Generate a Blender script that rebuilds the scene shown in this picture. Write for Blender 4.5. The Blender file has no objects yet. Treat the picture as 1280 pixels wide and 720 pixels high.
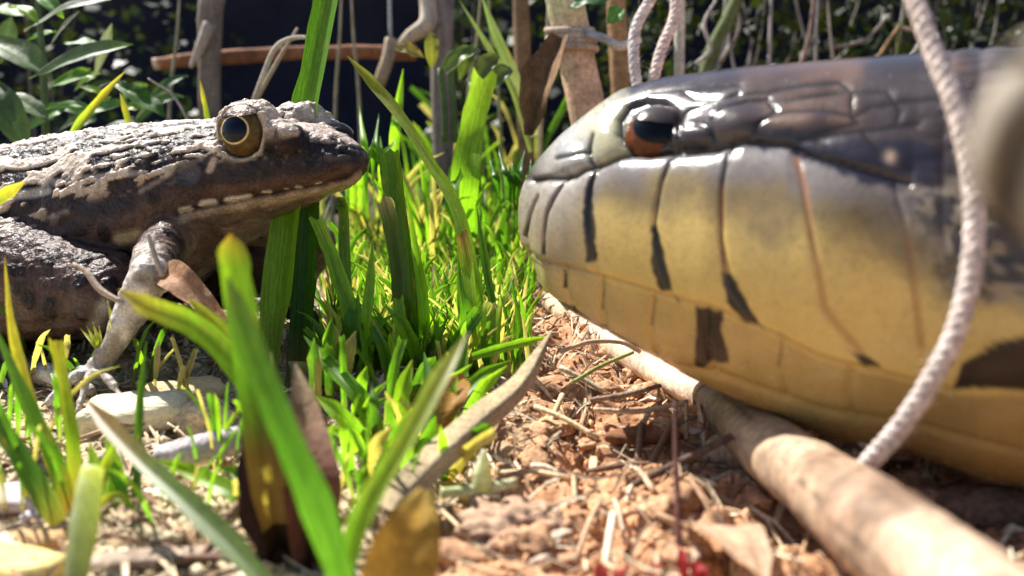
import bpy, math, random
import numpy as np
from mathutils import Vector

# ------------------------------------------------------------------ camera, sky, sun, exposure
# Everything is modelled in centimetres; top-level objects carry scale 0.01, so the scene is life size in metres.
CM = 0.01
F = 1108.0                      # focal length in photo pixels (1280 wide, 60 degrees)
PITCH = math.radians(10.7)
CAM = np.array([0.0, 0.0, 3.6])
FWD = np.array([0, math.cos(PITCH), -math.sin(PITCH)])
UP = np.array([0, math.sin(PITCH), math.cos(PITCH)])
RIGHT = np.array([1.0, 0, 0])
scene = bpy.context.scene
cam_d = bpy.data.cameras.new('camera')
cam = bpy.data.objects.new('camera', cam_d)
scene.collection.objects.link(cam)
cam.location = CAM * CM
cam.rotation_euler = (math.pi / 2 - PITCH, 0, 0)
cam_d.sensor_width = 36
cam_d.lens = 36 * F / 1280
cam_d.clip_start = 0.002
cam_d.clip_end = 200
cam_d.dof.use_dof = True
cam_d.dof.focus_distance = 0.130
cam_d.dof.aperture_fstop = 26
scene.camera = cam

SUN = np.array([-0.46, 0.43, 0.78]); SUN /= np.linalg.norm(SUN)
elev = math.asin(SUN[2])
world = bpy.data.worlds.new('World'); scene.world = world; world.use_nodes = True
wn = world.node_tree.nodes; wl = world.node_tree.links
sky = wn.new('ShaderNodeTexSky'); sky.sky_type = 'NISHITA'; sky.sun_disc = False
sky.sun_elevation = elev; sky.sun_rotation = math.atan2(SUN[0], SUN[1])
wn['Background'].inputs['Strength'].default_value = 0.072
wl.new(sky.outputs[0], wn['Background'].inputs['Color'])
sd = bpy.data.lights.new('sun', 'SUN'); sd.energy = 5.0; sd.angle = math.radians(0.5); sd.color = (1, 0.955, 0.88)
sun = bpy.data.objects.new('sun', sd); scene.collection.objects.link(sun)
sun.rotation_euler = Vector(-SUN).to_track_quat('-Z', 'Y').to_euler()
vs = scene.view_settings
vs.view_transform = 'Standard'; vs.look = 'None'; vs.exposure = 1.08; vs.gamma = 1; vs.use_curve_mapping = False
scene.cycles.use_denoising = True
scene.cycles.max_bounces = 8

rnd = random.Random(7)
rng = np.random.default_rng(11)


def P(px, py, d):
    """photo pixel + depth along the lens axis (cm) -> world point in cm"""
    return CAM + d * (FWD + RIGHT * (px - 640) / F + UP * (360 - py) / F)


def project(V):
    R = V - CAM
    d = R @ FWD
    return 640 + F * (R @ RIGHT) / d, 360 - F * (R @ UP) / d, d


# ------------------------------------------------------------------ noise
def _hash(ix, iy, iz, seed):
    h = (ix.astype(np.int64) * 374761393 + iy.astype(np.int64) * 668265263 + iz.astype(np.int64) * 2147483647 + seed * 974634777) & 0xffffffff
    h = ((h ^ (h >> 13)) * 1274126177) & 0xffffffff
    h = ((h ^ (h >> 16)) * 2246822519) & 0xffffffff
    return ((h ^ (h >> 15)) & 0xffff) / 65535.0


def vnoise(p, seed=0):
    p = np.asarray(p, float)
    i = np.floor(p); f = p - i; f = f * f * (3 - 2 * f)
    x, y, z = i[:, 0], i[:, 1], i[:, 2]
    r = 0
    for a in (0, 1):
        for b in (0, 1):
            for c in (0, 1):
                w = (f[:, 0] if a else 1 - f[:, 0]) * (f[:, 1] if b else 1 - f[:, 1]) * (f[:, 2] if c else 1 - f[:, 2])
                r = r + w * _hash(x + a, y + b, z + c, seed)
    return r


def fbm(p, octs=4, seed=0):
    s = 0; a = 0.5; t = 0
    p = np.asarray(p, float)
    for o in range(octs):
        s = s + a * vnoise(p * 2 ** o + 17.3 * o, seed + o); t += a; a *= 0.5
    return s / t


def cells(p, seed=0):
    """distance to the nearest jittered cell point"""
    p = np.asarray(p, float); i = np.floor(p); best = np.full(len(p), 9.0)
    for a in (-1, 0, 1):
        for b in (-1, 0, 1):
            for c in (-1, 0, 1):
                q = i + np.array([a, b, c])
                o = np.stack([_hash(q[:, 0], q[:, 1], q[:, 2], seed + k) for k in range(3)], 1)
                best = np.minimum(best, ((q + o - p) ** 2).sum(1))
    return np.sqrt(best)


def sstep(a, b, x):
    t = np.clip((x - a) / (b - a), 0, 1)
    return t * t * (3 - 2 * t)


def ground_h(x, y):
    x = np.asarray(x, float); y = np.asarray(y, float)
    p = np.stack([x, y, np.zeros_like(x)], 1)
    near = np.exp(-((np.abs(x) / 60) ** 2)) * np.exp(-(((y - 20) / 60) ** 2))
    h = (fbm(p * 0.22, 3, 5) - 0.5) * 0.5 * near
    clod = fbm(p * 1.3, 4, 9)
    h = h + (clod - 0.5) * 1.05 * near * (0.45 + 0.55 * sstep(-2, 1.5, x))
    c = cells(p * 1.9 + (fbm(p * 2, 2, 31)[:, None] - 0.5) * 0.8, 3)
    h = h + (0.45 - c) * 0.34 * near * (0.35 + 0.65 * sstep(-2, 1.5, x))
    h = h + 30 * sstep(110, 320, y) * (0.8 + 0.4 * fbm(p * 0.01, 3, 77))
    h = h + 2.5 * sstep(40, 100, y) * (fbm(p * 0.05, 3, 78))
    return h


def axis_coords(lo, hi, step, far, g=1.16):
    a = list(np.arange(lo, hi, step)); s = step
    x = hi
    while x < far: a.append(x); s *= g; x += s
    s = step; x = lo - step
    b = []
    while x > -far: b.append(x); s *= g; x -= s
    return np.array(b[::-1] + a)


gx = axis_coords(-10, 10, 0.055, 4000)
gy = axis_coords(5, 24, 0.06, 4000)
gy = gy[gy > -1500]
XX, YY = np.meshgrid(gx, gy, indexing='ij')
GH = ground_h(XX.ravel(), YY.ravel()).reshape(XX.shape)


def gza(x, y):
    x = np.atleast_1d(np.asarray(x, float)); y = np.atleast_1d(np.asarray(y, float))
    i = np.clip(np.searchsorted(gx, x) - 1, 0, len(gx) - 2); j = np.clip(np.searchsorted(gy, y) - 1, 0, len(gy) - 2)
    u = np.clip((x - gx[i]) / (gx[i + 1] - gx[i]), 0, 1); v = np.clip((y - gy[j]) / (gy[j + 1] - gy[j]), 0, 1)
    return GH[i, j] * (1 - u) * (1 - v) + GH[i + 1, j] * u * (1 - v) + GH[i, j + 1] * (1 - u) * v + GH[i + 1, j + 1] * u * v


def gz(x, y):
    return float(gza(x, y)[0])


def G(px, py, lift=0.0):
    """where the sight line through a pixel meets the ground"""
    dr = FWD + RIGHT * (px - 640) / F + UP * (360 - py) / F
    lam = -CAM[2] / dr[2]
    for _ in range(6):
        q = CAM + lam * dr
        lam = (gz(q[0], q[1]) + lift - CAM[2]) / dr[2]
    return CAM + lam * dr


# ------------------------------------------------------------------ materials (all read the pigment attribute 'Col')
MATS = {}


def material(name, rough=0.7, spec=0.4, nscale=4.0, stretch=(1, 1, 1), var=0.35, bump=0.0, bscale=12.0, trans=0.0, coat=0.0, fine=0.0, sss=0.0, tcol=(1, 1, 1), rvar=0.0, veins=False, dry=None):
    m = bpy.data.materials.new(name); m.use_nodes = True
    nt = m.node_tree; N = nt.nodes; L = nt.links
    for n in list(N): N.remove(n)
    out = N.new('ShaderNodeOutputMaterial')
    b = N.new('ShaderNodeBsdfPrincipled')
    b.inputs['Roughness'].default_value = rough
    b.inputs['Specular IOR Level'].default_value = spec
    b.inputs['Coat Weight'].default_value = coat
    b.inputs['Coat Roughness'].default_value = 0.12
    if sss:
        b.inputs['Subsurface Weight'].default_value = sss
        b.inputs['Subsurface Radius'].default_value = (0.002, 0.001, 0.0005)
    at = N.new('ShaderNodeAttribute'); at.attribute_name = 'Col'
    tc = N.new('ShaderNodeTexCoord')
    mp = N.new('ShaderNodeMapping'); mp.inputs['Scale'].default_value = stretch
    L.new(tc.outputs['Object'], mp.inputs['Vector'])
    oi = N.new('ShaderNodeObjectInfo')
    n1 = N.new('ShaderNodeTexNoise'); n1.noise_dimensions = '4D'
    n1.inputs['Scale'].default_value = nscale; n1.inputs['Detail'].default_value = 5; n1.inputs['Roughness'].default_value = 0.65
    L.new(mp.outputs[0], n1.inputs['Vector'])
    mw = N.new('ShaderNodeMath'); mw.operation = 'MULTIPLY'; mw.inputs[1].default_value = 37
    L.new(oi.outputs['Random'], mw.inputs[0]); L.new(mw.outputs[0], n1.inputs['W'])
    mr = N.new('ShaderNodeMapRange')
    mr.inputs['From Min'].default_value = 0.3; mr.inputs['From Max'].default_value = 0.7
    mr.inputs['To Min'].default_value = 1 - var; mr.inputs['To Max'].default_value = 1 + var
    L.new(n1.outputs['Fac'], mr.inputs['Value'])
    mul = N.new('ShaderNodeVectorMath'); mul.operation = 'SCALE'
    L.new(at.outputs['Color'], mul.inputs[0]); L.new(mr.outputs[0], mul.inputs['Scale'])
    col = mul.outputs[0]
    if fine:
        n3 = N.new('ShaderNodeTexNoise'); n3.inputs['Scale'].default_value = nscale * 9; n3.inputs['Detail'].default_value = 3
        L.new(mp.outputs[0], n3.inputs['Vector'])
        m3 = N.new('ShaderNodeMapRange'); m3.inputs['From Min'].default_value = 0.35; m3.inputs['From Max'].default_value = 0.65
        m3.inputs['To Min'].default_value = 1 - fine; m3.inputs['To Max'].default_value = 1 + fine
        L.new(n3.outputs['Fac'], m3.inputs['Value'])
        mu3 = N.new('ShaderNodeVectorMath'); mu3.operation = 'SCALE'
        L.new(col, mu3.inputs[0]); L.new(m3.outputs[0], mu3.inputs['Scale'])
        col = mu3.outputs[0]
    if veins:       # fine parallel veins and dry blotches, laid out along each blade's own length
        sa = N.new('ShaderNodeAttribute'); sa.attribute_name = 'Str'
        m4 = N.new('ShaderNodeMapping'); m4.inputs['Scale'].default_value = (75, 1.3, 1); L.new(sa.outputs['Vector'], m4.inputs['Vector'])
        n4 = N.new('ShaderNodeTexNoise'); n4.inputs['Scale'].default_value = 1; n4.inputs['Detail'].default_value = 2; L.new(m4.outputs[0], n4.inputs['Vector'])
        r4 = N.new('ShaderNodeMapRange'); r4.inputs['From Min'].default_value = .35; r4.inputs['From Max'].default_value = .65; r4.inputs['To Min'].default_value = .72; r4.inputs['To Max'].default_value = 1.28
        L.new(n4.outputs['Fac'], r4.inputs['Value'])
        u4 = N.new('ShaderNodeVectorMath'); u4.operation = 'SCALE'; L.new(col, u4.inputs[0]); L.new(r4.outputs[0], u4.inputs['Scale'])
        m5 = N.new('ShaderNodeMapping'); m5.inputs['Scale'].default_value = (7, 1.6, 1); L.new(sa.outputs['Vector'], m5.inputs['Vector'])
        n5 = N.new('ShaderNodeTexNoise'); n5.inputs['Scale'].default_value = 1; n5.inputs['Detail'].default_value = 4; n5.inputs['Roughness'].default_value = .7; L.new(m5.outputs[0], n5.inputs['Vector'])
        r5 = N.new('ShaderNodeMapRange'); r5.inputs['From Min'].default_value = .60; r5.inputs['From Max'].default_value = .70; r5.inputs['To Min'].default_value = 0; r5.inputs['To Max'].default_value = .75; L.new(n5.outputs['Fac'], r5.inputs['Value'])
        x5 = N.new('ShaderNodeMix'); x5.data_type = 'RGBA'; L.new(r5.outputs[0], x5.inputs['Factor']); L.new(u4.outputs[0], x5.inputs['A']); x5.inputs['B'].default_value = (*dry, 1)
        col = x5.outputs['Result']
    L.new(col, b.inputs['Base Color'])
    if rvar:
        n6 = N.new('ShaderNodeTexNoise'); n6.inputs['Scale'].default_value = 3.5; n6.inputs['Detail'].default_value = 6; n6.inputs['Roughness'].default_value = .7; L.new(mp.outputs[0], n6.inputs['Vector'])
        r6 = N.new('ShaderNodeMapRange'); r6.inputs['From Min'].default_value = .35; r6.inputs['From Max'].default_value = .65; r6.inputs['To Min'].default_value = rough - rvar * .5; r6.inputs['To Max'].default_value = rough + rvar
        L.new(n6.outputs['Fac'], r6.inputs['Value']); L.new(r6.outputs[0], b.inputs['Roughness'])
    if bump:
        n2 = N.new('ShaderNodeTexNoise'); n2.inputs['Scale'].default_value = bscale; n2.inputs['Detail'].default_value = 6
        L.new(mp.outputs[0], n2.inputs['Vector'])
        bp = N.new('ShaderNodeBump'); bp.inputs['Distance'].default_value = bump * CM; bp.inputs['Strength'].default_value = 1
        L.new(n2.outputs['Fac'], bp.inputs['Height']); L.new(bp.outputs[0], b.inputs['Normal'])
    sh = b.outputs[0]
    if trans:
        t = N.new('ShaderNodeBsdfTranslucent')
        tm = N.new('ShaderNodeVectorMath'); tm.operation = 'MULTIPLY'; tm.inputs[1].default_value = tcol
        L.new(col, tm.inputs[0]); L.new(tm.outputs[0], t.inputs['Color'])
        mx = N.new('ShaderNodeMixShader'); mx.inputs[0].default_value = trans
        L.new(sh, mx.inputs[1]); L.new(t.outputs[0], mx.inputs[2]); sh = mx.outputs[0]
    L.new(sh, out.inputs['Surface'])
    MATS[name] = m
    return m


material('grass', rough=0.42, spec=0.45, nscale=3, stretch=(6, 6, 0.7), var=0.22, trans=0.62, fine=0.12, tcol=(1.4, 1.5, 0.5), veins=True, dry=(.40, .30, .09))
material('leaf', rough=0.5, spec=0.4, nscale=3, var=0.3, bump=0.01, bscale=9, trans=0.35, fine=0.15, tcol=(1.2, 1.25, 0.6))
material('dry', rough=0.75, spec=0.25, nscale=2.5, var=0.35, bump=0.015, bscale=14, fine=0.2)
material('dry_leaf', rough=0.7, spec=0.3, nscale=3, var=0.35, bump=0.015, bscale=10, trans=0.25, fine=0.2)
material('soil', rough=0.95, spec=0.12, nscale=1.6, var=0.4, bump=0.06, bscale=7, fine=0.28)
material('bark', rough=0.85, spec=0.2, nscale=2, stretch=(1, 1, 0.35), var=0.45, bump=0.03, bscale=12, fine=0.25)
material('cane', rough=0.6, spec=0.3, nscale=1.1, var=0.55, bump=0.02, bscale=8, fine=0.25)
material('rope', rough=0.9, spec=0.15, nscale=2.2, var=0.3, bump=0.025, bscale=40, fine=0.35)
material('snake', rough=0.2, spec=0.38, nscale=2.5, var=0.10, bump=0.003, bscale=30, coat=0.08, fine=0.05, rvar=0.12)
material('frog', rough=0.34, spec=0.16, nscale=4, var=0.35, bump=0.05, bscale=11, coat=0.0, fine=0.22)
material('eye', rough=0.12, spec=0.2, nscale=9, var=0.3, coat=0.0, fine=0.15)
material('tarp', rough=0.6, spec=0.2, nscale=0.3, var=0.4, bump=0.15, bscale=0.8)
material('wood_chip', rough=0.8, spec=0.2, nscale=2, stretch=(0.6, 2.5, 2), var=0.2, bump=0.02, bscale=12, fine=0.15)

C = scene.collection


# ------------------------------------------------------------------ object helpers
def tag(o, label=None, cat=None, group=None, kind=None):
    for k, v in (('label', label), ('category', cat), ('group', group), ('kind', kind)):
        if v: o[k] = v
    return o


def thing(name, base, label, cat, group=None):
    o = bpy.data.objects.new(name, None); C.objects.link(o)
    o.empty_display_size = 0.5
    o.location = Vector(np.asarray(base) * CM); o.scale = (CM, CM, CM)
    o['_o'] = [float(v) for v in base]
    return tag(o, label, cat, group)


def mk(name, V, faces, mat, cols=(0.5, 0.5, 0.5), parent=None, label=None, cat=None, group=None, kind=None, smooth=True, origin=None):
    """V in world centimetres; a part keeps its thing's origin, a top-level mesh gets its own at its base"""
    V = np.asarray(V, float)
    if parent is not None:
        org = np.array(parent['_o'])
    elif origin is not None:
        org = np.array(origin, float)
    else:
        org = np.array([V[:, 0].mean(), V[:, 1].mean(), V[:, 2].min()])
    me = bpy.data.meshes.new(name)
    W = V - org
    if isinstance(faces, np.ndarray):
        k = faces.shape[1]
        me.vertices.add(len(W)); me.vertices.foreach_set('co', W.astype(np.float32).ravel())
        me.loops.add(faces.size); me.loops.foreach_set('vertex_index', faces.astype(np.int32).ravel())
        me.polygons.add(len(faces)); me.polygons.foreach_set('loop_start', np.arange(len(faces), dtype=np.int32) * k)
        me.update(calc_edges=True); me.validate()
    else:
        me.from_pydata(W.tolist(), [], faces)
    a = me.color_attributes.new('Col', 'FLOAT_COLOR', 'POINT')
    cols = np.asarray(cols, float)
    if cols.ndim == 1: cols = np.tile(cols, (len(W), 1))
    a.data.foreach_set('color', np.concatenate([cols[:, :3], np.ones((len(W), 1))], 1).astype(np.float32).ravel())
    if smooth: me.polygons.foreach_set('use_smooth', np.ones(len(me.polygons), bool))
    me.materials.append(MATS[mat])
    o = bpy.data.objects.new(name, me); C.objects.link(o)
    if parent is not None:
        o.parent = parent
    else:
        o.location = Vector(org * CM); o.scale = (CM, CM, CM)
    o['_o'] = [float(v) for v in org]
    return tag(o, label, cat, group, kind)


def grid_faces(n, m, closed=False, off=0):
    i, j = np.meshgrid(np.arange(n - 1), np.arange(m if closed else m - 1), indexing='ij')
    j2 = (j + 1) % m
    return np.stack([i * m + j, i * m + j2, (i + 1) * m + j2, (i + 1) * m + j], -1).reshape(-1, 4) + off


def spline(pts, n):
    """Catmull-Rom through points (any dimension)"""
    p = np.asarray(pts, float)
    if len(p) == 2:
        t = np.linspace(0, 1, n)[:, None]; return p[0] * (1 - t) + p[1] * t
    q = np.vstack([2 * p[0] - p[1], p, 2 * p[-1] - p[-2]])
    s = np.linspace(0, len(p) - 1, n); k = np.minimum(s.astype(int), len(p) - 2); t = (s - k)[:, None]
    a, b, c, d = q[k], q[k + 1], q[k + 2], q[k + 3]
    return 0.5 * (2 * b + (c - a) * t + (2 * a - 5 * b + 4 * c - d) * t * t + (3 * b - a - 3 * c + d) * t ** 3)


def lerpc(stops, t):
    """colour ramp: stops [(pos, rgb)]"""
    xs = [s[0] for s in stops]
    return np.stack([np.interp(t, xs, [s[1][k] for s in stops]) for k in range(3)], -1)


def nrm(v):
    return v / np.maximum(np.linalg.norm(v, axis=-1, keepdims=True), 1e-9)


def frames(path, ref=(0, 0, 1)):
    T = nrm(np.gradient(path, axis=0))
    A = np.zeros_like(T); r = np.array(ref, float)
    if abs(T[0] @ r) > 0.95: r = np.array([1.0, 0, 0])
    a = r - (r @ T[0]) * T[0]
    for i in range(len(T)):
        a = a - (a @ T[i]) * T[i]; a = a / np.linalg.norm(a); A[i] = a
    return T, A, np.cross(T, A)


def blade_geo(path, width, face, fold=0.22, na=5, cup=0.0):
    """a grass blade: folded strip along path, its face turned to the vector `face`"""
    n = len(path)
    T = nrm(np.gradient(path, axis=0))
    f = np.asarray(face, float)
    S = nrm(np.cross(T, np.tile(f, (n, 1))))
    Nn = nrm(np.cross(S, T))
    u = np.linspace(-1, 1, na)
    V = path[:, None, :] + S[:, None, :] * (u[None, :, None] * width[:, None, None] * 0.5) + Nn[:, None, :] * ((np.abs(u)[None, :, None]) * width[:, None, None] * fold)
    return V.reshape(-1, 3), grid_faces(n, na)


GREEN = (0.115, 0.27, 0.022)
LIME = (0.24, 0.42, 0.03)
DKGREEN = (0.045, 0.12, 0.015)
YEL = (0.46, 0.42, 0.06)
PALE = (0.5, 0.5, 0.28)
BROWN = (0.19, 0.1, 0.04)
PURP = (0.10, 0.04, 0.03)
STRAW = (0.58, 0.45, 0.24)


def blade(name, pts, wpx, stops, parent=None, cut=False, face=None, fold=0.22, n=26, taper=0.35, na=5, mat='grass', **kw):
    """pts: (px, py, depth) from base to tip, or world points of length 3 tagged with 'w'"""
    W = [p[1] if isinstance(p[0], str) else P(*p) for p in pts]
    path = spline(W, n)
    dm = np.mean([(w - CAM) @ FWD for w in W])
    w = wpx * dm / F
    t = np.linspace(0, 1, n)
    if cut:
        prof = np.interp(t, [0, .15, .97, 1], [.75, 1, .92, .80])
    else:
        prof = np.interp(t, [0, .2, 1 - taper, 1], [.7, 1, .9, .06])
    prof = prof * (1 + 0.06 * np.sin(t * 9 + wpx))
    mid = path[n // 2]
    if face is None: face = nrm(CAM - mid) + np.array([rnd.uniform(-.5, .3), 0, rnd.uniform(-.1, .2)])
    V, Fc = blade_geo(path, w * prof, face, fold, na)
    if cut:   # ragged torn end
        Nn = nrm(path[-1] - path[-2])
        for k in range(na): V[-na + k] += Nn * w * rnd.uniform(-.25, .35)
    cols = np.repeat(lerpc(stops, t), na, 0)
    V = V.reshape(n, na, 3); sd_ = rnd.uniform(0, 99)
    for e_, k_ in ((0, 1), (na - 1, na - 2)):
        ng = vnoise(np.stack([t * 16, np.full(n, sd_ + e_), np.zeros(n)], 1), 5)[:, None]
        V[:, e_] += (V[:, k_] - V[:, e_]) * (ng * .45)
    V = V.reshape(-1, 3)
    rib = np.tile(1 - 0.18 * np.exp(-(np.linspace(-1, 1, na) / .3) ** 2), n)[:, None]
    cols = cols * rib
    o = mk(name, V, Fc, mat, cols, parent, **kw)
    ln = np.concatenate([[0], np.cumsum(np.linalg.norm(np.diff(path, axis=0), axis=1))])
    st_ = np.stack([np.tile(np.linspace(-.5, .5, na), n) * w + sd_, np.repeat(ln, na) + sd_, np.full(n * na, sd_)], 1)
    at_ = o.data.attributes.new('Str', 'FLOAT_VECTOR', 'POINT'); at_.data.foreach_set('vector', st_.astype(np.float32).ravel())
    return o


def tube_geo(path, rad, ns=10, cap=True, wob=0.0, seed=0):
    path = np.asarray(path, float); n = len(path)
    rad = np.broadcast_to(np.asarray(rad, float), (n,)).copy()
    T, A, B = frames(path)
    th = np.arange(ns) * 2 * math.pi / ns
    r = rad[:, None] * np.ones((1, ns))
    if wob:
        q = np.stack([np.repeat(np.arange(n), ns) * .35, np.tile(np.cos(th) * 1.2, n) + seed, np.tile(np.sin(th) * 1.2, n)], 1)
        r = r * (1 + wob * (fbm(q, 3, seed).reshape(n, ns) - .5) * 2)
    V = path[:, None] + r[..., None] * (A[:, None] * np.cos(th)[None, :, None] + B[:, None] * np.sin(th)[None, :, None])
    V = V.reshape(-1, 3); Fc = grid_faces(n, ns, True).tolist()
    if cap:
        V = np.vstack([V, path[0] - T[0] * rad[0] * .25, path[-1] + T[-1] * rad[-1] * .25])
        a, b = n * ns, n * ns + 1
        for k in range(ns):
            Fc.append([a, (k + 1) % ns, k]); Fc.append([b, (n - 1) * ns + k, (n - 1) * ns + (k + 1) % ns])
    return V, Fc


def tube(name, pts, rad, mat, stops, parent=None, n=24, ns=10, wob=0.06, seed=0, world_pts=False, stain=None, **kw):
    W = np.asarray(pts, float) if world_pts else np.array([P(*p) for p in pts])
    path = spline(W, n)
    r = np.interp(np.linspace(0, 1, n), np.linspace(0, 1, len(rad)), rad) if hasattr(rad, '__len__') else np.full(n, rad)
    V, Fc = tube_geo(path, r, ns, True, wob, seed)
    t = np.linspace(0, 1, n); c = np.repeat(lerpc(stops, t), ns, 0)
    c = np.vstack([c, c[0], c[-1]])
    if stain is not None:       # weathering: brown stains, scuffs and fine cracks along the grain
        nl_ = len(V); th_ = np.concatenate([np.tile(np.arange(ns) * 2 * math.pi / ns, n), [0, 0]]); tl_ = np.concatenate([np.repeat(t, ns), [0, 1]]) * 12
        k_ = sstep(.52, .66, fbm(V * 1.7, 4, 5))[:, None] * .75; c = c * (1 - k_) + np.array(stain) * k_
        k_ = sstep(.60, .66, fbm(np.stack([tl_ * .5, np.cos(th_) * 4.5, np.sin(th_) * 4.5], 1), 3, 9))[:, None] * .6; c = c * (1 - k_) + np.array(stain) * .5 * k_
    return mk(name, V, Fc, mat, c, parent, **kw)


def ico(sub):
    import bmesh
    bm = bmesh.new(); bmesh.ops.create_icosphere(bm, subdivisions=sub, radius=1)
    V = np.array([v.co[:] for v in bm.verts]); Fc = np.array([[v.index for v in f.verts] for f in bm.faces]); bm.free()
    return V, Fc


ICO = {k: ico(k) for k in (1, 2, 3, 4)}


def rock_geo(rad, seed, sub=3, amp=0.5, freq=1.2, facet=0.0):
    V, Fc = ICO[sub]
    n = fbm(V * freq + seed * 3.1, 4, seed) - 0.5
    c = cells(V * 1.6 + seed, seed) - 0.5
    W = V * (1 + amp * n - amp * 0.35 * c)[:, None]
    return W * np.asarray(rad), Fc


def rot(V, rz=0, rx=0, ry=0):
    cz, sz, cx, sx, cy, sy = math.cos(rz), math.sin(rz), math.cos(rx), math.sin(rx), math.cos(ry), math.sin(ry)
    Rz = np.array([[cz, -sz, 0], [sz, cz, 0], [0, 0, 1]]); Rx = np.array([[1, 0, 0], [0, cx, -sx], [0, sx, cx]]); Ry = np.array([[cy, 0, sy], [0, 1, 0], [-sy, 0, cy]])
    return V @ (Rz @ Rx @ Ry).T


def chip_geo(L, W, T, seed, n=9):
    """a split flake of wood: ragged outline, bevelled slab, uneven top"""
    r = random.Random(seed)
    ang = [2 * math.pi * (k + r.uniform(-.25, .25)) / n for k in range(n)]
    o = []
    for a in ang:
        k = r.uniform(.82, 1.12)
        o.append((L / 2 * math.copysign(abs(math.cos(a)) ** .7, math.cos(a)) * k, W / 2 * math.copysign(abs(math.sin(a)) ** .8, math.sin(a)) * k))
    o = np.array(o); m = 3 * n; o = spline(np.vstack([o, o[:1]]), m + 1)[:-1]
    o = o * (1 + (vnoise(np.stack([o[:, 0] * 9, o[:, 1] * 9, np.full(m, seed)], 1), seed)[:, None] - .5) * .16)
    rings = [(1, -T / 2), (1.03, -T * .1), (1, T * .3), (.86, T / 2), (.5, T * .55)]
    V = []
    for s, z in rings:
        zz = z + (vnoise(np.stack([o[:, 0] * 4 * s, o[:, 1] * 4 * s, np.full(m, z * 5 + seed)], 1), seed) - .5) * T * .5
        V.append(np.column_stack([o * s, zz]))
    V = np.vstack(V + [np.array([[0, 0, T * .52], [0, 0, -T / 2]])])
    Fc = grid_faces(len(rings), m, True).tolist(); a = len(rings) * m
    for k in range(m):
        Fc.append([(len(rings) - 1) * m + k, (len(rings) - 1) * m + (k + 1) % m, a]); Fc.append([(k + 1) % m, k, a + 1])
    return V, Fc


def leaf_geo(base, tip, width, normal, bend=0.15, fold=0.12, n=14, na=7, wav=0.0, seed=0, shape=(0.08, .6, 1, .85, .04)):
    base, tip = np.asarray(base, float), np.asarray(tip, float)
    t = np.linspace(0, 1, n); ln = np.linalg.norm(tip - base)
    N0 = nrm(np.asarray(normal, float))
    path = base + (tip - base) * t[:, None] + N0 * (np.sin(t * math.pi) * bend * ln)[:, None]
    w = width * np.interp(t, np.linspace(0, 1, len(shape)), shape)
    V, Fc = blade_geo(path, w, N0, fold, na)
    if wav:
        u = np.tile(np.linspace(-1, 1, na), n); tt = np.repeat(t, na)
        V = V + N0 * ((vnoise(np.stack([tt * 5, u * 1.5, np.full(len(u), seed)], 1), seed) - .5) * wav * width * (np.abs(u) + .2))[:, None]
    return V, Fc


def leaf(name, base, tip, width, col, normal=None, parent=None, mat='leaf', bend=.15, fold=.12, wav=.3, seed=0, tipcol=None, shape=(0.08, .6, 1, .85, .04), **kw):
    base = P(*base) if len(base) == 3 and not isinstance(base, np.ndarray) else base
    tip = P(*tip) if len(tip) == 3 and not isinstance(tip, np.ndarray) else tip
    if normal is None: normal = nrm(CAM - (base + tip) / 2) + np.array([0, 0, .8])
    V, Fc = leaf_geo(base, tip, width, normal, bend, fold, wav=wav, seed=seed, shape=shape)
    t = np.repeat(np.linspace(0, 1, 14), 7); u = np.tile(np.linspace(-1, 1, 7), 14)
    cc = lerpc([(0, col), (.7, col), (1, tipcol or col)], t) * (1 + .35 * np.exp(-(u / .18) ** 2))[:, None]
    return mk(name, V, Fc, mat, cc, parent, **kw)


def join(parts):
    Vs, Fs, Cs, o = [], [], [], 0
    for V, Fc, c in parts:
        Vs.append(V); Fs += (np.asarray(Fc) + o).tolist() if isinstance(Fc, np.ndarray) else [[i + o for i in f] for f in Fc]
        c = np.asarray(c, float); Cs.append(c if c.ndim == 2 else np.tile(c, (len(V), 1))); o += len(V)
    return np.vstack(Vs), Fs, np.vstack(Cs)


# ------------------------------------------------------------------ ground
gp = np.stack([XX.ravel(), YY.ravel(), np.zeros(XX.size)], 1)
gh = GH.ravel()
gV = gp.copy(); gV[:, 2] = gh
soilmix = sstep(-1.6, 0.6, gp[:, 0] + (fbm(gp * .6, 3, 3) - .5) * 3)[:, None]
nz = fbm(gp * 1.1, 4, 21)[:, None]; nz2 = fbm(gp * 4.5, 3, 22)[:, None]
red = np.array([0.47, 0.25, 0.135]) * (0.55 + .9 * nz); tanl = np.array([0.52, 0.41, 0.26]) * (0.4 + 1.1 * nz)
gc = tanl * (1 - soilmix) + red * soilmix
gc = gc * (0.65 + .7 * nz2)
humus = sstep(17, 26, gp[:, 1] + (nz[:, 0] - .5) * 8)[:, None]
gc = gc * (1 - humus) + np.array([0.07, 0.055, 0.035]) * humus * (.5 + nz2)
mk('ground', gV, grid_faces(len(gx), len(gy))[:, ::-1], 'soil', gc, kind='structure', label='crumbly reddish tan soil with leaf litter', origin=(0, 0, 0))

# ------------------------------------------------------------------ snake
CAMR = np.stack([RIGHT, UP, FWD])      # rows: camera axes


def cam2world(X, U, D):
    return CAM + np.stack([X, U, D], -1) @ CAMR


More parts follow.
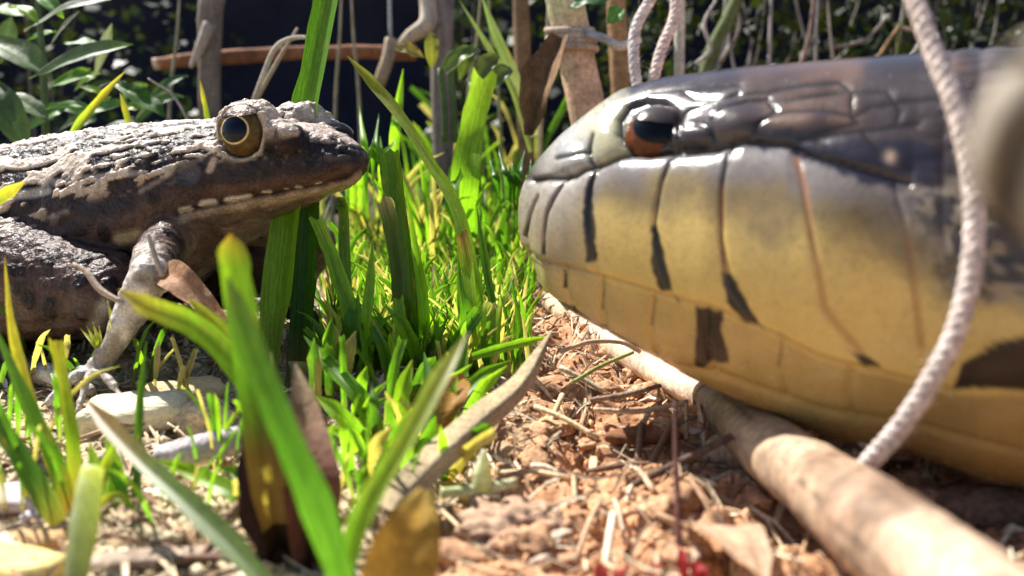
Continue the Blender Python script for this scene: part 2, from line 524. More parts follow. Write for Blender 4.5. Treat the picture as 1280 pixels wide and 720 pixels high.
def polydist(px, py, pts):
    """distance to a polyline and position 0..1 along it"""
    best = np.full(px.shape, 1e9); tt = np.zeros(px.shape)
    L = [0]
    for a, b in zip(pts[:-1], pts[1:]): L.append(L[-1] + math.dist(a, b))
    for k, (a, b) in enumerate(zip(pts[:-1], pts[1:])):
        dx, dy = b[0] - a[0], b[1] - a[1]; l2 = dx * dx + dy * dy + 1e-9
        t = np.clip(((px - a[0]) * dx + (py - a[1]) * dy) / l2, 0, 1)
        d = np.hypot(px - a[0] - t * dx, py - a[1] - t * dy)
        m = d < best
        best = np.where(m, d, best); tt = np.where(m, (L[k] + t * (L[k + 1] - L[k])) / L[-1], tt)
    return best, tt


def polysd(px, py, poly):
    """signed distance to a polygon, negative inside"""
    d, _ = polydist(px, py, poly + poly[:1]); ins = np.zeros(px.shape, bool)
    for (x0, y0), (x1, y1) in zip(poly, poly[1:] + poly[:1]):
        c_ = ((y0 > py) != (y1 > py)) & (px < (x1 - x0) * (py - y0) / ((y1 - y0) or 1e-9) + x0)
        ins ^= c_
    return np.where(ins, -d, d)


def build_snake():
    A = np.array([0.225, 11.2]); B = np.array([4.6, 8.6]); ax = (B - A) / np.linalg.norm(B - A)
    ns1, ns2 = 430, 70
    s = np.concatenate([(np.linspace(0, 1, ns1) ** 1.25), 1 + np.linspace(0, 1, ns2 + 1)[1:] ** 1.3 * 1.6])
    cx = A[0] + (B[0] - A[0]) * s; cd = A[1] + (B[1] - A[1]) * s
    cd = cd + np.where(s > 1, (s - 1) ** 2 * 1.9, 0)       # the body swings away beyond the frame
    pxc = 640 + F * cx / cd
    X = [662, 663, 665, 670, 680, 700, 730, 770, 800, 850, 950, 1100, 1233]
    YT = [279, 262, 250, 236, 216, 194, 166, 136, 116, 103, 92, 82, 72]
    YB = [283, 295, 304, 317, 336, 357, 381, 404, 421, 445, 489, 550, 592]
    BB = [0.0, .17, .27, .42, .62, .85, 1.05, 1.2, 1.28, 1.4, 1.6, 1.74, 1.8]
    yt = np.interp(pxc, X, YT); yb = np.interp(pxc, X, YB); b = np.interp(pxc, X, BB)
    top = (360 - yt) / F * cd; bot = (360 - yb) / F * cd
    i1 = ns1 - 1
    top[ns1:] = top[i1] - (s[ns1:] - 1) * .25; bot[ns1:] = bot[i1] - (s[ns1:] - 1) * .55; b[ns1:] = b[i1] + (s[ns1:] - 1) * .1
    k = np.ones(9) / 9
    for arr in (top, bot, b):
        arr[12:-5] = np.convolve(arr, k, 'same')[12:-5]
    c = (top + bot) / 2; a = (top - bot) / 2
    nn, nf = 250, 64
    th = np.concatenate([np.linspace(0, math.pi, nn, endpoint=False), math.pi + np.linspace(0, math.pi, nf, endpoint=False)])
    m = len(th)
    sn, cs = np.sin(th), np.cos(th)
    e1 = np.sign(sn) * np.abs(sn) ** .78; e2 = np.sign(cs) * np.abs(cs) ** .88
    nx, nd = -ax[1] * -1, 0
    # horizontal normal of the axis on the near side (towards the lens and to the left)
    tx = np.gradient(cx); td = np.gradient(cd); l = np.hypot(tx, td); tx /= l; td /= l
    hx, hd = td, -tx
    flip = np.where(hd > 0, -1, 1); hx = hx * flip; hd = hd * flip
    def surf(e1_):
        Xc = cx[:, None] + hx[:, None] * b[:, None] * e1_[None]
        Dc = cd[:, None] + hd[:, None] * b[:, None] * e1_[None]
        Uc = c[:, None] + a[:, None] * e2[None]
        return np.stack([Xc, Uc, Dc], -1)
    S = surf(e1)
    Sn = surf(np.abs(e1))                                    # the near-side twin of every vertex carries the pattern
    px = 640 + F * Sn[..., 0] / Sn[..., 2]; py = 360 - F * Sn[..., 1] / Sn[..., 2]
    du = np.gradient(S, axis=0); dv = np.gradient(S, axis=1)
    N = nrm(np.cross(du, dv)); 
    out = S - np.stack([cx[:, None] + 0 * S[..., 0], c[:, None] + 0 * S[..., 0], cd[:, None] + 0 * S[..., 0]], -1)
    N = N * np.sign((N * out).sum(-1, keepdims=True) + 1e-12)
    disp = np.zeros(px.shape)
    mouth = [(640, 304), (660, 316), (690, 324), (720, 330), (760, 340), (800, 351), (835, 362), (870, 371), (900, 378), (940, 392), (985, 412), (1030, 435), (1080, 455), (1130, 473), (1190, 490)]
    labtop = [(668, 226), (685, 223), (706, 223), (722, 220), (734, 212), (758, 206), (779, 196), (800, 193), (850, 192), (900, 188), (933, 177), (960, 181), (990, 184), (1010, 196), (1070, 213), (1137, 230)]
    grooves = [  # (points, depth cm, width px)
        (mouth, .04, 4), (labtop, .04, 4.5),
        ([(676, 246), (664, 268), (657, 294), (662, 314)], .035, 3.5),
        ([(711, 224), (703, 245), (694, 268), (690, 296), (692, 322)], .035, 3.5),
        ([(750, 210), (747, 240), (746, 270), (750, 300), (756, 336)], .028, 4),
        ([(846, 194), (836, 232), (829, 280), (838, 325), (850, 362)], .028, 4),
        ([(917, 184), (911, 235), (912, 300), (925, 350), (960, 402)], .028, 4),
        ([(996, 186), (1012, 235), (1028, 300), (1042, 380), (1088, 445), (1106, 462)], .022, 4),
        ([(1120, 232), (1134, 290), (1146, 370), (1160, 480)], .025, 5),
        ([(742, 170), (737, 190), (741, 208)], .03, 3),
        ([(700, 200), (722, 196), (738, 190)], .02, 3),
        ([(788, 185), (776, 170), (775, 150), (786, 134), (806, 126), (830, 130), (846, 146), (850, 170), (842, 188), (815, 195), (788, 185)], .05, 4),
        ([(842, 186), (836, 176), (845, 162), (866, 156), (888, 162), (896, 176), (880, 187), (842, 186)], .05, 3.5),
        ([(850, 150), (862, 140), (884, 134), (905, 126), (924, 118)], .04, 4),
        ([(896, 172), (892, 156), (905, 140), (935, 128), (960, 126), (972, 140), (950, 160), (938, 174)], .045, 4),
        ([(940, 170), (955, 152), (985, 142), (1030, 140), (1062, 146), (1072, 156), (1040, 166), (1000, 178)], .045, 4),
        ([(1000, 180), (1040, 172), (1085, 166), (1120, 160), (1150, 156)], .035, 4.5),
        ([(924, 118), (960, 116), (1000, 108), (1050, 104)], .03, 4.5),
        ([(968, 130), (1010, 122), (1060, 116), (1110, 116)], .03, 4.5),
        ([(1066, 148), (1090, 136), (1130, 128), (1180, 124)], .03, 5),
        ([(1050, 104), (1066, 116), (1064, 146)], .025, 4.5), ([(1110, 116), (1126, 140), (1120, 160)], .025, 4.5),
        ([(850, 112), (870, 124), (905, 126)], .02, 4), ([(785, 132), (810, 116), (850, 112), (924, 106)], .025, 4),
        ([(1080, 170), (1100, 195), (1140, 215)], .02, 5), ([(1020, 178), (1035, 196), (1060, 208)], .02, 5),
        ([(716, 330), (714, 350), (722, 378)], .022, 3.5), ([(762, 342), (760, 370), (764, 405)], .022, 3.5), ([(826, 362), (821, 400), (830, 440)], .022, 3.5),
        ([(893, 378), (890, 415), (900, 455)], .03, 4), ([(985, 414), (980, 450), (988, 486)], .022, 4), ([(1070, 452), (1062, 490), (1070, 520)], .02, 5),
        ([(690, 364), (722, 380), (764, 408), (800, 430), (850, 448), (905, 458), (1000, 490), (1100, 524), (1280, 566)], .035, 4.5),
    ]
    dmin = np.full(px.shape, 1e9)
    for gi, (pts, dep, w) in enumerate(grooves):
        d, _ = polydist(px, py, pts)
        if 11 < gi < 26: dep, w = (dep * .22 if gi < 15 else 0.0), 2.2
        elif 1 < gi < 7: w = 2.4
        elif gi in (7, 8): dep, w = .008, 3
        disp -= dep * np.exp(-(d / w) ** 2)
        dmin = np.minimum(dmin, d)
    for (qx, qy, rx, ry, am) in ((866, 171, 26, 13, .08), (914, 154, 34, 20, .09), (998, 157, 54, 15, .05), (1080, 190, 60, 24, .03), (712, 200, 22, 16, .06), (758, 178, 18, 22, .05)):
        disp += am * np.exp(-(((px - qx) / rx) ** 2 + ((py - qy) / ry) ** 2) ** 1.5)
    disp += .012 * (1 - np.exp(-dmin / 6.0)) * sstep(1290, 1150, px)
    lt0 = np.interp(px, [p_[0] for p_ in labtop] + [1280], [p_[1] for p_ in labtop] + [262])
    disp += .15 * (1 - np.exp(-np.maximum(py - lt0, 0) / 20)) * np.where(py > lt0, 1, 0) * sstep(1150, 1020, px) * sstep(655, 700, px)
    # lower jaw sits slightly inside the upper lip
    mx = np.array([p[0] for p in mouth]); my = np.array([p[1] for p in mouth])
    mline = np.interp(px, mx, my)
    jaw = sstep(0, 10, py - mline)
    disp -= .05 * jaw * sstep(1250, 1100, px)
    # cheek bulge, eye socket
    disp += .10 * np.exp(-(((px - 1040) / 130) ** 2 + ((py - 320) / 110) ** 2))
    disp -= .14 * np.exp(-(((px - 812) / 26) ** 2 + ((py - 160) / 24) ** 2))
    # small keeled scales on the neck
    q = np.stack([s[:, None] * 22 + 0 * px, np.minimum(th, 2 * math.pi - th)[None] * 9 + 0 * px], -1)
    row = np.floor(q[..., 0]); u = q[..., 0] - row - .5; v = (q[..., 1] + .5 * (row % 2)) % 1 - .5
    neck = sstep(1120, 1230, px + 60 * (fbm(np.stack([px.ravel() / 40, py.ravel() / 40, 0 * px.ravel()], 1), 3, 2).reshape(px.shape) - .5)) * sstep(430, 330, py) + sstep(1320, 1420, px)
    neck = np.clip(neck, 0, 1) * np.where(np.minimum(th, 2 * math.pi - th) < 2.2, 1, 0)[None]
    pil = np.clip(1 - (np.abs(u) * 2) ** 3, 0, 1) * np.clip(1 - (np.abs(v) * 2) ** 3, 0, 1)
    disp += neck * .025 * (pil - .6)
    # keep the snout tip closed
    disp *= sstep(0, .015, s)[:, None]
    S2 = S + N * disp[..., None]
    # ------- pigment
    fl = lambda k, sd, o=3: fbm(np.stack([px.ravel() / k, py.ravel() / k, 0 * px.ravel() + sd], 1), o, sd).reshape(px.shape)
    n1, n2, n3 = fl(38, 3, 4), fl(12, 4), fl(80, 5)
    wob = (n2 - .5) * 16 + (fl(5, 6, 2) - .5) * 6
    lt = np.interp(px, [p[0] for p in labtop] + [1280], [p[1] for p in labtop] + [262])
    f = (py - lt) / np.maximum(mline - lt, 20)                # 0 at the top of the lip shields, 1 at the mouth
    ff = f + (n1 - .5) * .35
    grey = np.array([.185, .168, .168]); olive = np.array([.24, .185, .085]); yellow = np.array([.58, .43, .14]); tan = np.array([.50, .36, .15])
    lip = lerpc([(-.1, grey), (.14, grey * .95), (.30, olive), (.52, yellow), (1.2, yellow)], ff)
    sn_ = sstep(775, 715, px)[..., None]
    lip = lip * (1 - sn_) + lerpc([(0, (.34, .31, .27)), (.6, (.30, .25, .18)), (1, (.36, .28, .16))], ff) * sn_
    dor = np.array([.040, .031, .033]) * (0.7 + .7 * n1)[..., None]
    brn = (sstep(.45, .7, n3) * sstep(900, 960, px) * sstep(178, 150, py))[..., None]
    dor = dor * (1 - brn) + np.array([.13, .078, .055]) * brn
    hl = (np.exp(-(((px - 912) / 40) ** 2 + ((py - 155) / 24) ** 2)) * .6)[..., None]  # highlight on the domed temple scale, painted into the colour
    dor = dor * (1 - hl) + np.array([.09, .07, .07]) * hl
    lore = (sstep(792, 772, px + wob) * sstep(655, 690, px))[..., None]
    lorec = lerpc([(0, (.30, .28, .25)), (.4, (.38, .37, .35)), (.62, (.40, .39, .28)), (1, (.34, .32, .2))], (px - 670) / 115 + (n1 - .5) * .4)
    dor = dor * (1 - lore) + lorec * lore
    up = sstep(4, -4, py - lt + wob * .15)[..., None]
    col = lip * (1 - up) + dor * up
    lowj = lerpc([(0, (.48, .37, .20)), (.3, (.48, .35, .13)), (1, (.36, .25, .09))], (px - 660) / 500)
    belly = lerpc([(0, (1, 1, 1)), (1, (.92, .82, .68))], sstep(0, 1, (py - mline - 60) / 80))
    jw = jaw[..., None]
    col = col * (1 - jw) + (lowj * belly * (.85 + .3 * n1)[..., None]) * jw
    stip = (fl(5, 8, 2) > .60) * np.clip(1.1 - ff, 0, 1) * .25 * (1 - up[..., 0]) * (1 - jaw)
    col = col * (1 - stip[..., None]) + np.array([.09, .07, .06]) * stip[..., None]
    stip = (fl(9, 9, 3) > .60) * lore[..., 0] * up[..., 0] * .5
    col = col * (1 - stip[..., None]) + np.array([.22, .2, .2]) * stip[..., None]
    spk_ = ((fl(3.2, 15, 2) > .86) * .4)[..., None]; col = col * (1 - spk_) + np.array([.12, .085, .05]) * spk_
    spk_ = ((fl(2.6, 16, 2) > .9) * .3)[..., None]; col = col * (1 - spk_) + np.array([.55, .48, .38]) * spk_
    # dusky clouding on the rear lip shields
    for (qx, qy, rx, ry, amt) in ((965, 285, 34, 42, .55), (950, 250, 60, 26, .45), (1080, 250, 60, 26, .3), (830, 245, 90, 22, .3)):
        k_ = (amt * np.exp(-(((px - qx) / rx) ** 2 + ((py - qy) / ry) ** 2)) * (.5 + n2))[..., None]
        col = col * (1 - k_) + np.array([.16, .12, .07]) * k_
    # temporal stripe behind the eye
    st, _ = polydist(px, py, [(850, 187), (905, 184), (985, 180), (1030, 196), (1090, 206), (1150, 208)])
    wst = np.interp(px, [850, 960, 1040, 1110, 1200], [9, 8, 18, 30, 26])
    k_ = sstep(wst + 5, wst - 5, st + wob)[..., None]
    col = col * (1 - k_) + np.array([.022, .02, .032]) * k_
    # mottled neck
    k_ = (sstep(1130, 1200, px + (n1 - .5) * 120) * sstep(395, 350, py + (n1 - .5) * 60) * sstep(210, 250, py))[..., None]
    mot = np.where((n2 > .5)[..., None], np.array([.05, .043, .04]), np.array([.24, .2, .15]))
    col = col * (1 - k_) + mot * k_
    k_ = (sstep(1200, 1260, px) * sstep(260, 230, py))[..., None]
    col = col * (1 - k_) + np.array([.10, .09, .09]) * (.6 + .8 * n2)[..., None] * k_
    black = np.array([.016, .013, .013])
    w2 = (fl(7, 6, 3) - .5) * 5
    for poly in ([(742, 214), (749, 214), (752, 250), (756, 290), (760, 323), (746, 324), (741, 290), (740, 250)], [(826, 284), (833, 284), (843, 315), (853, 357), (838, 359), (826, 328)], [(912, 338), (926, 338), (950, 380), (963, 402), (940, 397), (921, 370)],
                 [(880, 378), (913, 383), (910, 405), (920, 443), (895, 444), (883, 454), (876, 450), (879, 410)], [(1066, 430), (1090, 441), (1108, 456), (1084, 452)], [(1190, 487), (1203, 455), (1240, 430), (1300, 414), (1440, 410), (1440, 486), (1300, 490), (1235, 484)]):
        k_ = (sstep(2.2, -2.2, polysd(px, py, poly) + w2) * .97)[..., None]
        col = col * (1 - k_) + black * k_
    bars = [([(676, 246), (664, 268), (657, 294)], 1.2, 2.4), ([(711, 226), (703, 245), (694, 268), (690, 312)], 1.5, 3.2),
            ([(690, 366), (722, 380), (764, 404), (800, 424)], 1.5, 4), ([(714, 334), (714, 352)], 1, 3), ([(845, 196), (836, 232), (829, 285)], 1.0, 1.8), ([(917, 188), (911, 235), (912, 300), (916, 338)], .8, 1.4), ([(850, 358), (858, 372)], 1, 1), ([(826, 364), (821, 400)], .3, .8), ([(762, 342), (760, 380)], .3, .9), ([(985, 414), (980, 450)], .4, .8)]  # the chin stroke paints in the shading along the jaw edge
    for pts, w0, w1 in bars:
        d, t = polydist(px, py, pts)
        w = w0 + (w1 - w0) * t + w2 * .3
        k_ = sstep(w + 1.6, w - 1.6, d)[..., None] * .92
        col = col * (1 - k_) + black * k_
    for pts, w0 in (([(1000, 205), (1015, 240), (1030, 310), (1042, 380), (1080, 432)], 5), ([(912, 240), (912, 300), (916, 336)], 4), ([(1138, 300), (1146, 370), (1152, 430)], 5)):
        d, t = polydist(px, py, pts); k_ = (np.exp(-(d / w0) ** 2) * .6)[..., None]
        col = col * (1 - k_) + np.array([.30, .13, .05]) * k_
    d, t = polydist(px, py, labtop); k_ = (np.exp(-(d / 3.2) ** 2) * .9 * sstep(1010, 980, px))[..., None]
    col = col * (1 - k_) + black * k_
    d, t = polydist(px, py, mouth); k_ = (np.exp(-(d / 2.2) ** 2) * .45)[..., None]
    col = col * (1 - k_) + np.array([.2, .1, .05]) * k_
    gr = (np.exp(-(dmin / 3.2) ** 2) * .95 * up[..., 0])[..., None]
    col = col * (1 - gr) + black * gr
    k_ = np.exp(-(((px - 1114) / 7) ** 2 + ((py - 199) / 7) ** 2))[..., None]
    col = col * (1 - k_) + np.array([.5, .38, .3]) * k_
    V = cam2world(S2[..., 0].ravel(), S2[..., 1].ravel(), S2[..., 2].ravel())
    Fc = grid_faces(len(s), m, True)
    base = np.array([V[:, 0].mean(), V[:, 1].mean(), V[:, 2].min()])
    root = thing('snake', base, 'large yellow and dark brown snake with black bars on its lip scales, facing the frog', 'snake')
    mk('body', V, Fc, 'snake', col.reshape(-1, 3), root)
    # eye: dark ball with an orange iris ring and a wide round pupil
    i = np.argmin((px[:, :nn] - 809) ** 2 + (py[:, :nn] - 160) ** 2); ii, jj = np.unravel_index(i, (px.shape[0], nn))
    pt = S[ii, jj]; nr = N[ii, jj]
    R = .345
    ctr = pt - nr * (R * .70); ctrw = cam2world(*ctr)
    nw = nr @ CAMR
    look = nrm(nw + np.array([.50, .05, .08]))
    eye_parts(root, ctrw, R, look, (.11, .032, .008), (.003, .003, .004), .86, (.08, .025, .008), iris_ang=1.35)
    V, Fc = cap_geo(ctrw, R * 1.06, nrm(np.array([0, 0, 1.0]) + .25 * nw + np.array([.25, 0, 0])), .92, 18, 44)
    V = V + (fbm(V * 5, 3, 3)[:, None] - .5) * .03
    mk('brow_scale', V, Fc, 'snake', np.array([.05, .038, .036]) * (.6 + .9 * fbm(V * 4, 3, 8))[:, None], root)
    return root


def cap_geo(ctr, R, axis, ang, n=20, m=28, squash=None):
    axis = nrm(np.asarray(axis, float)); r = np.array([0, 0, 1.0]); x = nrm(np.cross(axis, r)); y = np.cross(axis, x)
    a = np.linspace(0, ang, n); b = np.arange(m) * 2 * math.pi / m
    sx, sy = squash or (1, 1)
    D = axis[None, None] * np.cos(a)[:, None, None] + np.sin(a)[:, None, None] * (x[None, None] * np.cos(b)[None, :, None] * sx + y[None, None] * np.sin(b)[None, :, None] * sy)
    V = ctr + R * nrm(D)
    return V.reshape(-1, 3), grid_faces(n, m, True).tolist()


def eye_parts(root, ctr, R, look, iris, pupil, pang, ring, squash=None, iris_ang=1.25, ball=(.02, .014, .012)):
    V, Fc = ICO[4]
    e = mk('eye', ctr + V * R, Fc, 'eye', ball, root)
    V, Fc = cap_geo(ctr, R * 1.006, look, iris_ang, 24, 40)
    n = nrm(V - ctr); a = np.arccos(np.clip(n @ look, -1, 1))
    g = fbm(n * 14, 3, 5)[:, None]
    c = lerpc([(pang, iris), (iris_ang * .8, iris), (iris_ang, ring)], a) * (.45 + 1.1 * g)
    mk('iris', V, Fc, 'eye', c, e)
    V, Fc = cap_geo(ctr, R * 1.012, look, pang, 14, 40, squash)
    mk('pupil', V, Fc, 'eye', pupil, e)
    return e


build_snake()

# ------------------------------------------------------------------ frog
YAW = math.radians(24)
FA = np.array([math.cos(YAW), -math.sin(YAW), 0]); FL = np.array([math.sin(YAW), math.cos(YAW), 0])


def build_frog():
    near_eye = P(308, 165, 12.3)
    E = near_eye + FL * .70
    O = np.array([E[0], E[1], 0.0])
    def mid(px, py, off=0.0):
        dr = FWD + RIGHT * (px - 640) / F + UP * (360 - py) / F
        lam = (off - (CAM - O) @ FL) / (dr @ FL)
        q = CAM + lam * dr
        return (q - O) @ FA, q[2]
    def w2l(q):
        q = np.asarray(q) - O
        return np.stack([q @ FA, q @ FL, q[..., 2]], -1)
    def l2w(v):
        return O + v[..., :1] * FA + v[..., 1:2] * FL + v[..., 2:3] * np.array([0, 0, 1.0])
    T_ = [(-150, 300), (-120, 245), (-60, 207), (0, 187), (40, 177), (100, 166), (180, 155), (250, 151), (300, 149), (340, 148), (380, 155), (410, 164), (440, 180), (452, 189), (457, 197)]
    B_ = [(-150, 320), (-120, 370), (-60, 440), (0, 448), (60, 447), (100, 440), (150, 420), (200, 384), (250, 338), (300, 304), (350, 273), (400, 246), (432, 233), (450, 219), (457, 207)]
    Wd = [(-150, .3), (-120, .9), (-60, 1.5), (0, 1.95), (60, 1.92), (120, 1.75), (180, 1.62), (230, 1.45), (280, 1.24), (330, 1.05), (380, .80), (420, .55), (445, .33), (457, .1)]
    tt = np.array([mid(*p) for p in T_]); bb = np.array([mid(*p) for p in B_]); ww = np.array([(mid(p[0], 250)[0], p[1]) for p in Wd])
    t = np.linspace(tt[0, 0], tt[-1, 0], 150)
    t = tt[0, 0] + (tt[-1, 0] - tt[0, 0]) * (.5 - .5 * np.cos(np.linspace(0, math.pi, 150))) 
    zt = np.interp(t, tt[:, 0], tt[:, 1]); zb = np.interp(t, bb[:, 0], bb[:, 1]); w = np.interp(t, ww[:, 0], ww[:, 1])
    k = np.ones(7) / 7
    for arr in (zt, zb, w): arr[5:-5] = np.convolve(arr, k, 'same')[5:-5]
    th = np.arange(56) * 2 * math.pi / 56
    e1 = np.sign(np.sin(th)) * np.abs(np.sin(th)) ** .85; e2 = np.sign(np.cos(th)) * np.abs(np.cos(th)) ** .95
    c = (zt + zb) / 2; a = np.maximum((zt - zb) / 2, .03)
    V = np.stack([t[:, None] + 0 * e1, w[:, None] * e1, c[:, None] + a[:, None] * e2], -1).reshape(-1, 3)
    Fc = grid_faces(150, 56, True).tolist()
    Fc.append(list(range(56))); Fc.append(list(range(149 * 56, 150 * 56))[::-1])
    parts = [(V, Fc)]
    te, ze = mid(308, 165, -.70)
    def ball(p, r, s=(1, 1, 1)):
        q, f = ICO[3]; parts.append((np.asarray(p) + q * r * np.asarray(s), f.tolist()))
    for sgn in (-1, 1):
        ball((te - .04, sgn * .58, ze + .02), .43, (1.15, .95, .98))       # eye mound
        ball((te + .42, sgn * .55, ze - .12), .36, (1.3, .8, .8))           # ridge in front of the eye
    def limb(pts, rad, ns=14):
        path = spline(pts, 30); r = np.interp(np.linspace(0, 1, 30), np.linspace(0, 1, len(rad)), rad)
        v, f = tube_geo(path, r, ns, True); parts.append((v, f))
        ball(path[0], r[0]); ball(path[-1], r[-1])
    for sgn in (-1, .55):
        o = -1.25
        sh = np.array([*mid(205, 300, o)]); el = np.array([*mid(186, 345, -2.35)]); wr = np.array([*mid(142, 432, -2.5)]); hd = np.array([*mid(120, 462, -2.6)])
        L = [np.array([sh[0], sgn * 1.1, sh[1]]), np.array([el[0], sgn * 2.35, el[1]])]
        limb([L[0], (L[0] + L[1]) / 2 + np.array([0, sgn * .05, .05]), L[1]], [.34, .30, .25])
        W_ = np.array([wr[0], sgn * 2.5, wr[1]]); H_ = np.array([hd[0], sgn * 2.6, max(hd[1], .14)])
        limb([L[1], (L[1] + W_) / 2, W_, H_], [.25, .21, .14, .13])
        for kf, (dx, dy) in enumerate(((-.55, .25), (-.2, .75), (.4, .8), (.85, .4))):
            tip = H_ + np.array([dx, sgn * dy * .8, 0]); tip[2] = .09
            limb([H_, (H_ + tip) / 2 + np.array([0, 0, .10]), tip], [.085, .055, .05], 8)
        sgn = -1 if sgn < 0 else 1
        # hind leg: thigh forward to the knee, shin back to the heel, long foot forward
        hip = np.array([tt[2, 0] - .2, sgn * 1.1, 1.55]); kn = np.array([mid(95, 330, -2.1)[0], sgn * 1.62, 1.15]); heel = np.array([tt[2, 0] - .6, sgn * 2.2, .45]); toe = np.array([mid(60, 430, -2.4)[0], sgn * 2.45, .16])
        limb([hip, (hip + kn) / 2 + np.array([0, sgn * .25, .1]), kn], [.9, .95, .62])
        limb([kn, (heel + kn) / 2 + np.array([0, sgn * .12, -.05]), heel], [.6, .5, .26])
        limb([heel, (heel + toe) / 2, toe], [.26, .22, .16])
        for dx, dy in ((.5, -.35), (.85, -.1), (1.0, .15), (.8, .4)):
            tip = toe + np.array([dx, sgn * dy, -.06]); limb([toe, (toe + tip) / 2 + np.array([0, 0, .06]), tip], [.12, .08, .05], 8)
    VV, FF, _ = join([(v, f, (1, 1, 1)) for v, f in parts])
    me = bpy.data.meshes.new('tmp'); me.from_pydata(VV.tolist(), [], FF); ob = bpy.data.objects.new('tmp', me); C.objects.link(ob)
    md = ob.modifiers.new('r', 'REMESH'); md.mode = 'VOXEL'; md.voxel_size = .03; md.adaptivity = 0
    ms = ob.modifiers.new('s', 'SMOOTH'); ms.factor = .6; ms.iterations = 9
    dg = bpy.context.evaluated_depsgraph_get(); ev = ob.evaluated_get(dg); em = ev.to_mesh()
    n = len(em.vertices); v = np.empty(n * 3, np.float32); em.vertices.foreach_get('co', v); v = v.reshape(-1, 3).astype(float)
    nr = np.empty(n * 3, np.float32); em.vertices.foreach_get('normal', nr); nr = nr.reshape(-1, 3).astype(float)
    fl = [list(p.vertices) for p in em.polygons]; fq = np.array([f if len(f) == 4 else f + f[-1:] for f in fl])
    ok4 = all(len(f) == 4 for f in fl)
    ev.to_mesh_clear(); bpy.data.objects.remove(ob); bpy.data.meshes.remove(me)
    # pattern
    vm = v.copy(); vm[:, 1] = -np.abs(vm[:, 1])
    px, py, _ = project(l2w(vm))
    nup = nr[:, 2]
    ay = np.abs(v[:, 1])
    sk = vm.copy()
    fine = cells(sk * 5.0, 4); med = fbm(sk * 2.2, 4, 8); lo = fbm(sk * .9, 3, 12)
    zt_v = np.interp(v[:, 0], t, zt); zb_v = np.interp(v[:, 0], t, zb); w_v = np.interp(v[:, 0], t, w)
    hfrac = (v[:, 2] - zb_v) / np.maximum(zt_v - zb_v, .2)
    arc = np.where(hfrac > .5, np.arctan2(ay, np.maximum(v[:, 2] - (zt_v + zb_v) / 2, 1e-3)) * 1.5, 3)
    # skin folds: broken ridges that run along the back
    wv = (fbm(v * 1.1, 2, 3) - .5) * 1.6
    i1 = fbm(np.stack([v[:, 0] * 2.3, arc * 7.5 + wv, np.zeros(n)], 1), 3, 41); i2 = fbm(np.stack([v[:, 0] * 5.0, arc * 11 + wv, np.ones(n)], 1), 2, 43)
    back = sstep(.50, .70, hfrac) * sstep(-.15, .25, nup) * sstep(te + .9, te - .3, v[:, 0])
    limbmask = sstep(.0, .35, ay - w_v - .1)
    ridge = np.maximum(sstep(.57, .60, i1), sstep(.67, .71, i2)) * back * (1 - .6 * sstep(.62, .70, lo))
    wart = sstep(.30, .12, fine)
    disp = ridge * .03 + wart * .020 * (.4 + .6 * sstep(-.3, .3, nup)) + (med - .5) * .09 + (fbm(sk * 6, 2, 90) - .5) * .03
    dark = np.array([.010, .0065, .009]); brown = np.array([.036, .020, .017]); pale = np.array([.60, .50, .41]); tan = np.array([.36, .26, .17]); blackish = np.array([.022, .018, .022])
    mixn = sstep(.42, .60, fbm(sk * 3.4, 4, 91))[:, None]
    col = dark * (1 - mixn) + brown * mixn
    bl = sstep(.60, .68, lo)[:, None]; col = col * (1 - bl) + blackish * bl
    # flank wash grey-violet, mottled lower down
    fk = (sstep(.75, .45, hfrac) * sstep(te, te - 1, v[:, 0]))[:, None]
    col = col * (1 - .45 * fk) + np.array([.034, .026, .034]) * .45 * fk
    spc = cells(sk * 2.6 + (fbm(sk * 3, 2, 95)[:, None] - .5) * .6, 14); lowf = np.maximum(sstep(.62, .40, hfrac), sstep(.05, .3, limbmask))
    col = col * (1 - .7 * lowf[:, None]) + np.array([.085, .048, .038]) * (.6 + .8 * med)[:, None] * .7 * lowf[:, None]
    k_ = (sstep(.42, .32, spc) * lowf * .9)[:, None]; disp += .02 * k_[:, 0]; col = col * (1 - k_) + np.array([.010, .007, .009]) * k_
    mo = sstep(.55, .66, fbm(sk * 1.7, 3, 55))[:, None] * sstep(.55, .2, hfrac)[:, None]
    col = col * (1 - .55 * mo) + np.array([.12, .078, .052]) * .55 * mo
    rr = ridge[:, None]; col = col * (1 - rr) + (pale * (1 - sstep(.45, .6, lo))[:, None] + np.array([.55, .38, .26]) * sstep(.45, .6, lo)[:, None]) * (.7 + .6 * med)[:, None] * rr
    wr_ = (wart * .25 * sstep(.2, .5, nup) * sstep(.45, .7, hfrac))[:, None]; col = col * (1 - wr_) + pale * .8 * wr_
    # crown and snout: pale scurf
    cr = (sstep(te - .6, te + .1, v[:, 0]) * sstep(.0, .5, nup) * sstep(.44, .54, fbm(sk * 4.0, 3, 61)))[:, None]
    col = col * (1 - .85 * cr) + np.array([.50, .40, .33]) * .85 * cr
    disp += cr[:, 0] * .03
    fw = cells(sk * 7.5, 24); k_ = (sstep(.32, .18, fw) * sstep(te - 1.2, te + .1, v[:, 0]) * (.25 + .5 * sstep(-.2, .5, nup)))[:, None]
    col = col * (1 - k_) + np.array([.30, .22, .17]) * k_; disp += .012 * k_[:, 0]
    def paint(pts, w_, c_, soft=2.0, amt=1.0, lim=True):
        nonlocal col
        d, _t = polydist(px, py, pts)
        k_ = (sstep(w_ + soft, w_ - soft, d + (med - .5) * 5) * amt)
        if lim: k_ = k_ * (1 - limbmask)
        col = col * (1 - k_[:, None]) + np.array(c_) * k_[:, None]
        return d
    mouth = [(222, 268), (250, 262), (290, 254), (330, 246), (370, 238), (405, 231), (432, 224), (452, 212)]
    head = sstep(210, 230, px)
    mlin = np.interp(px, [p[0] for p in mouth], [p[1] for p in mouth])
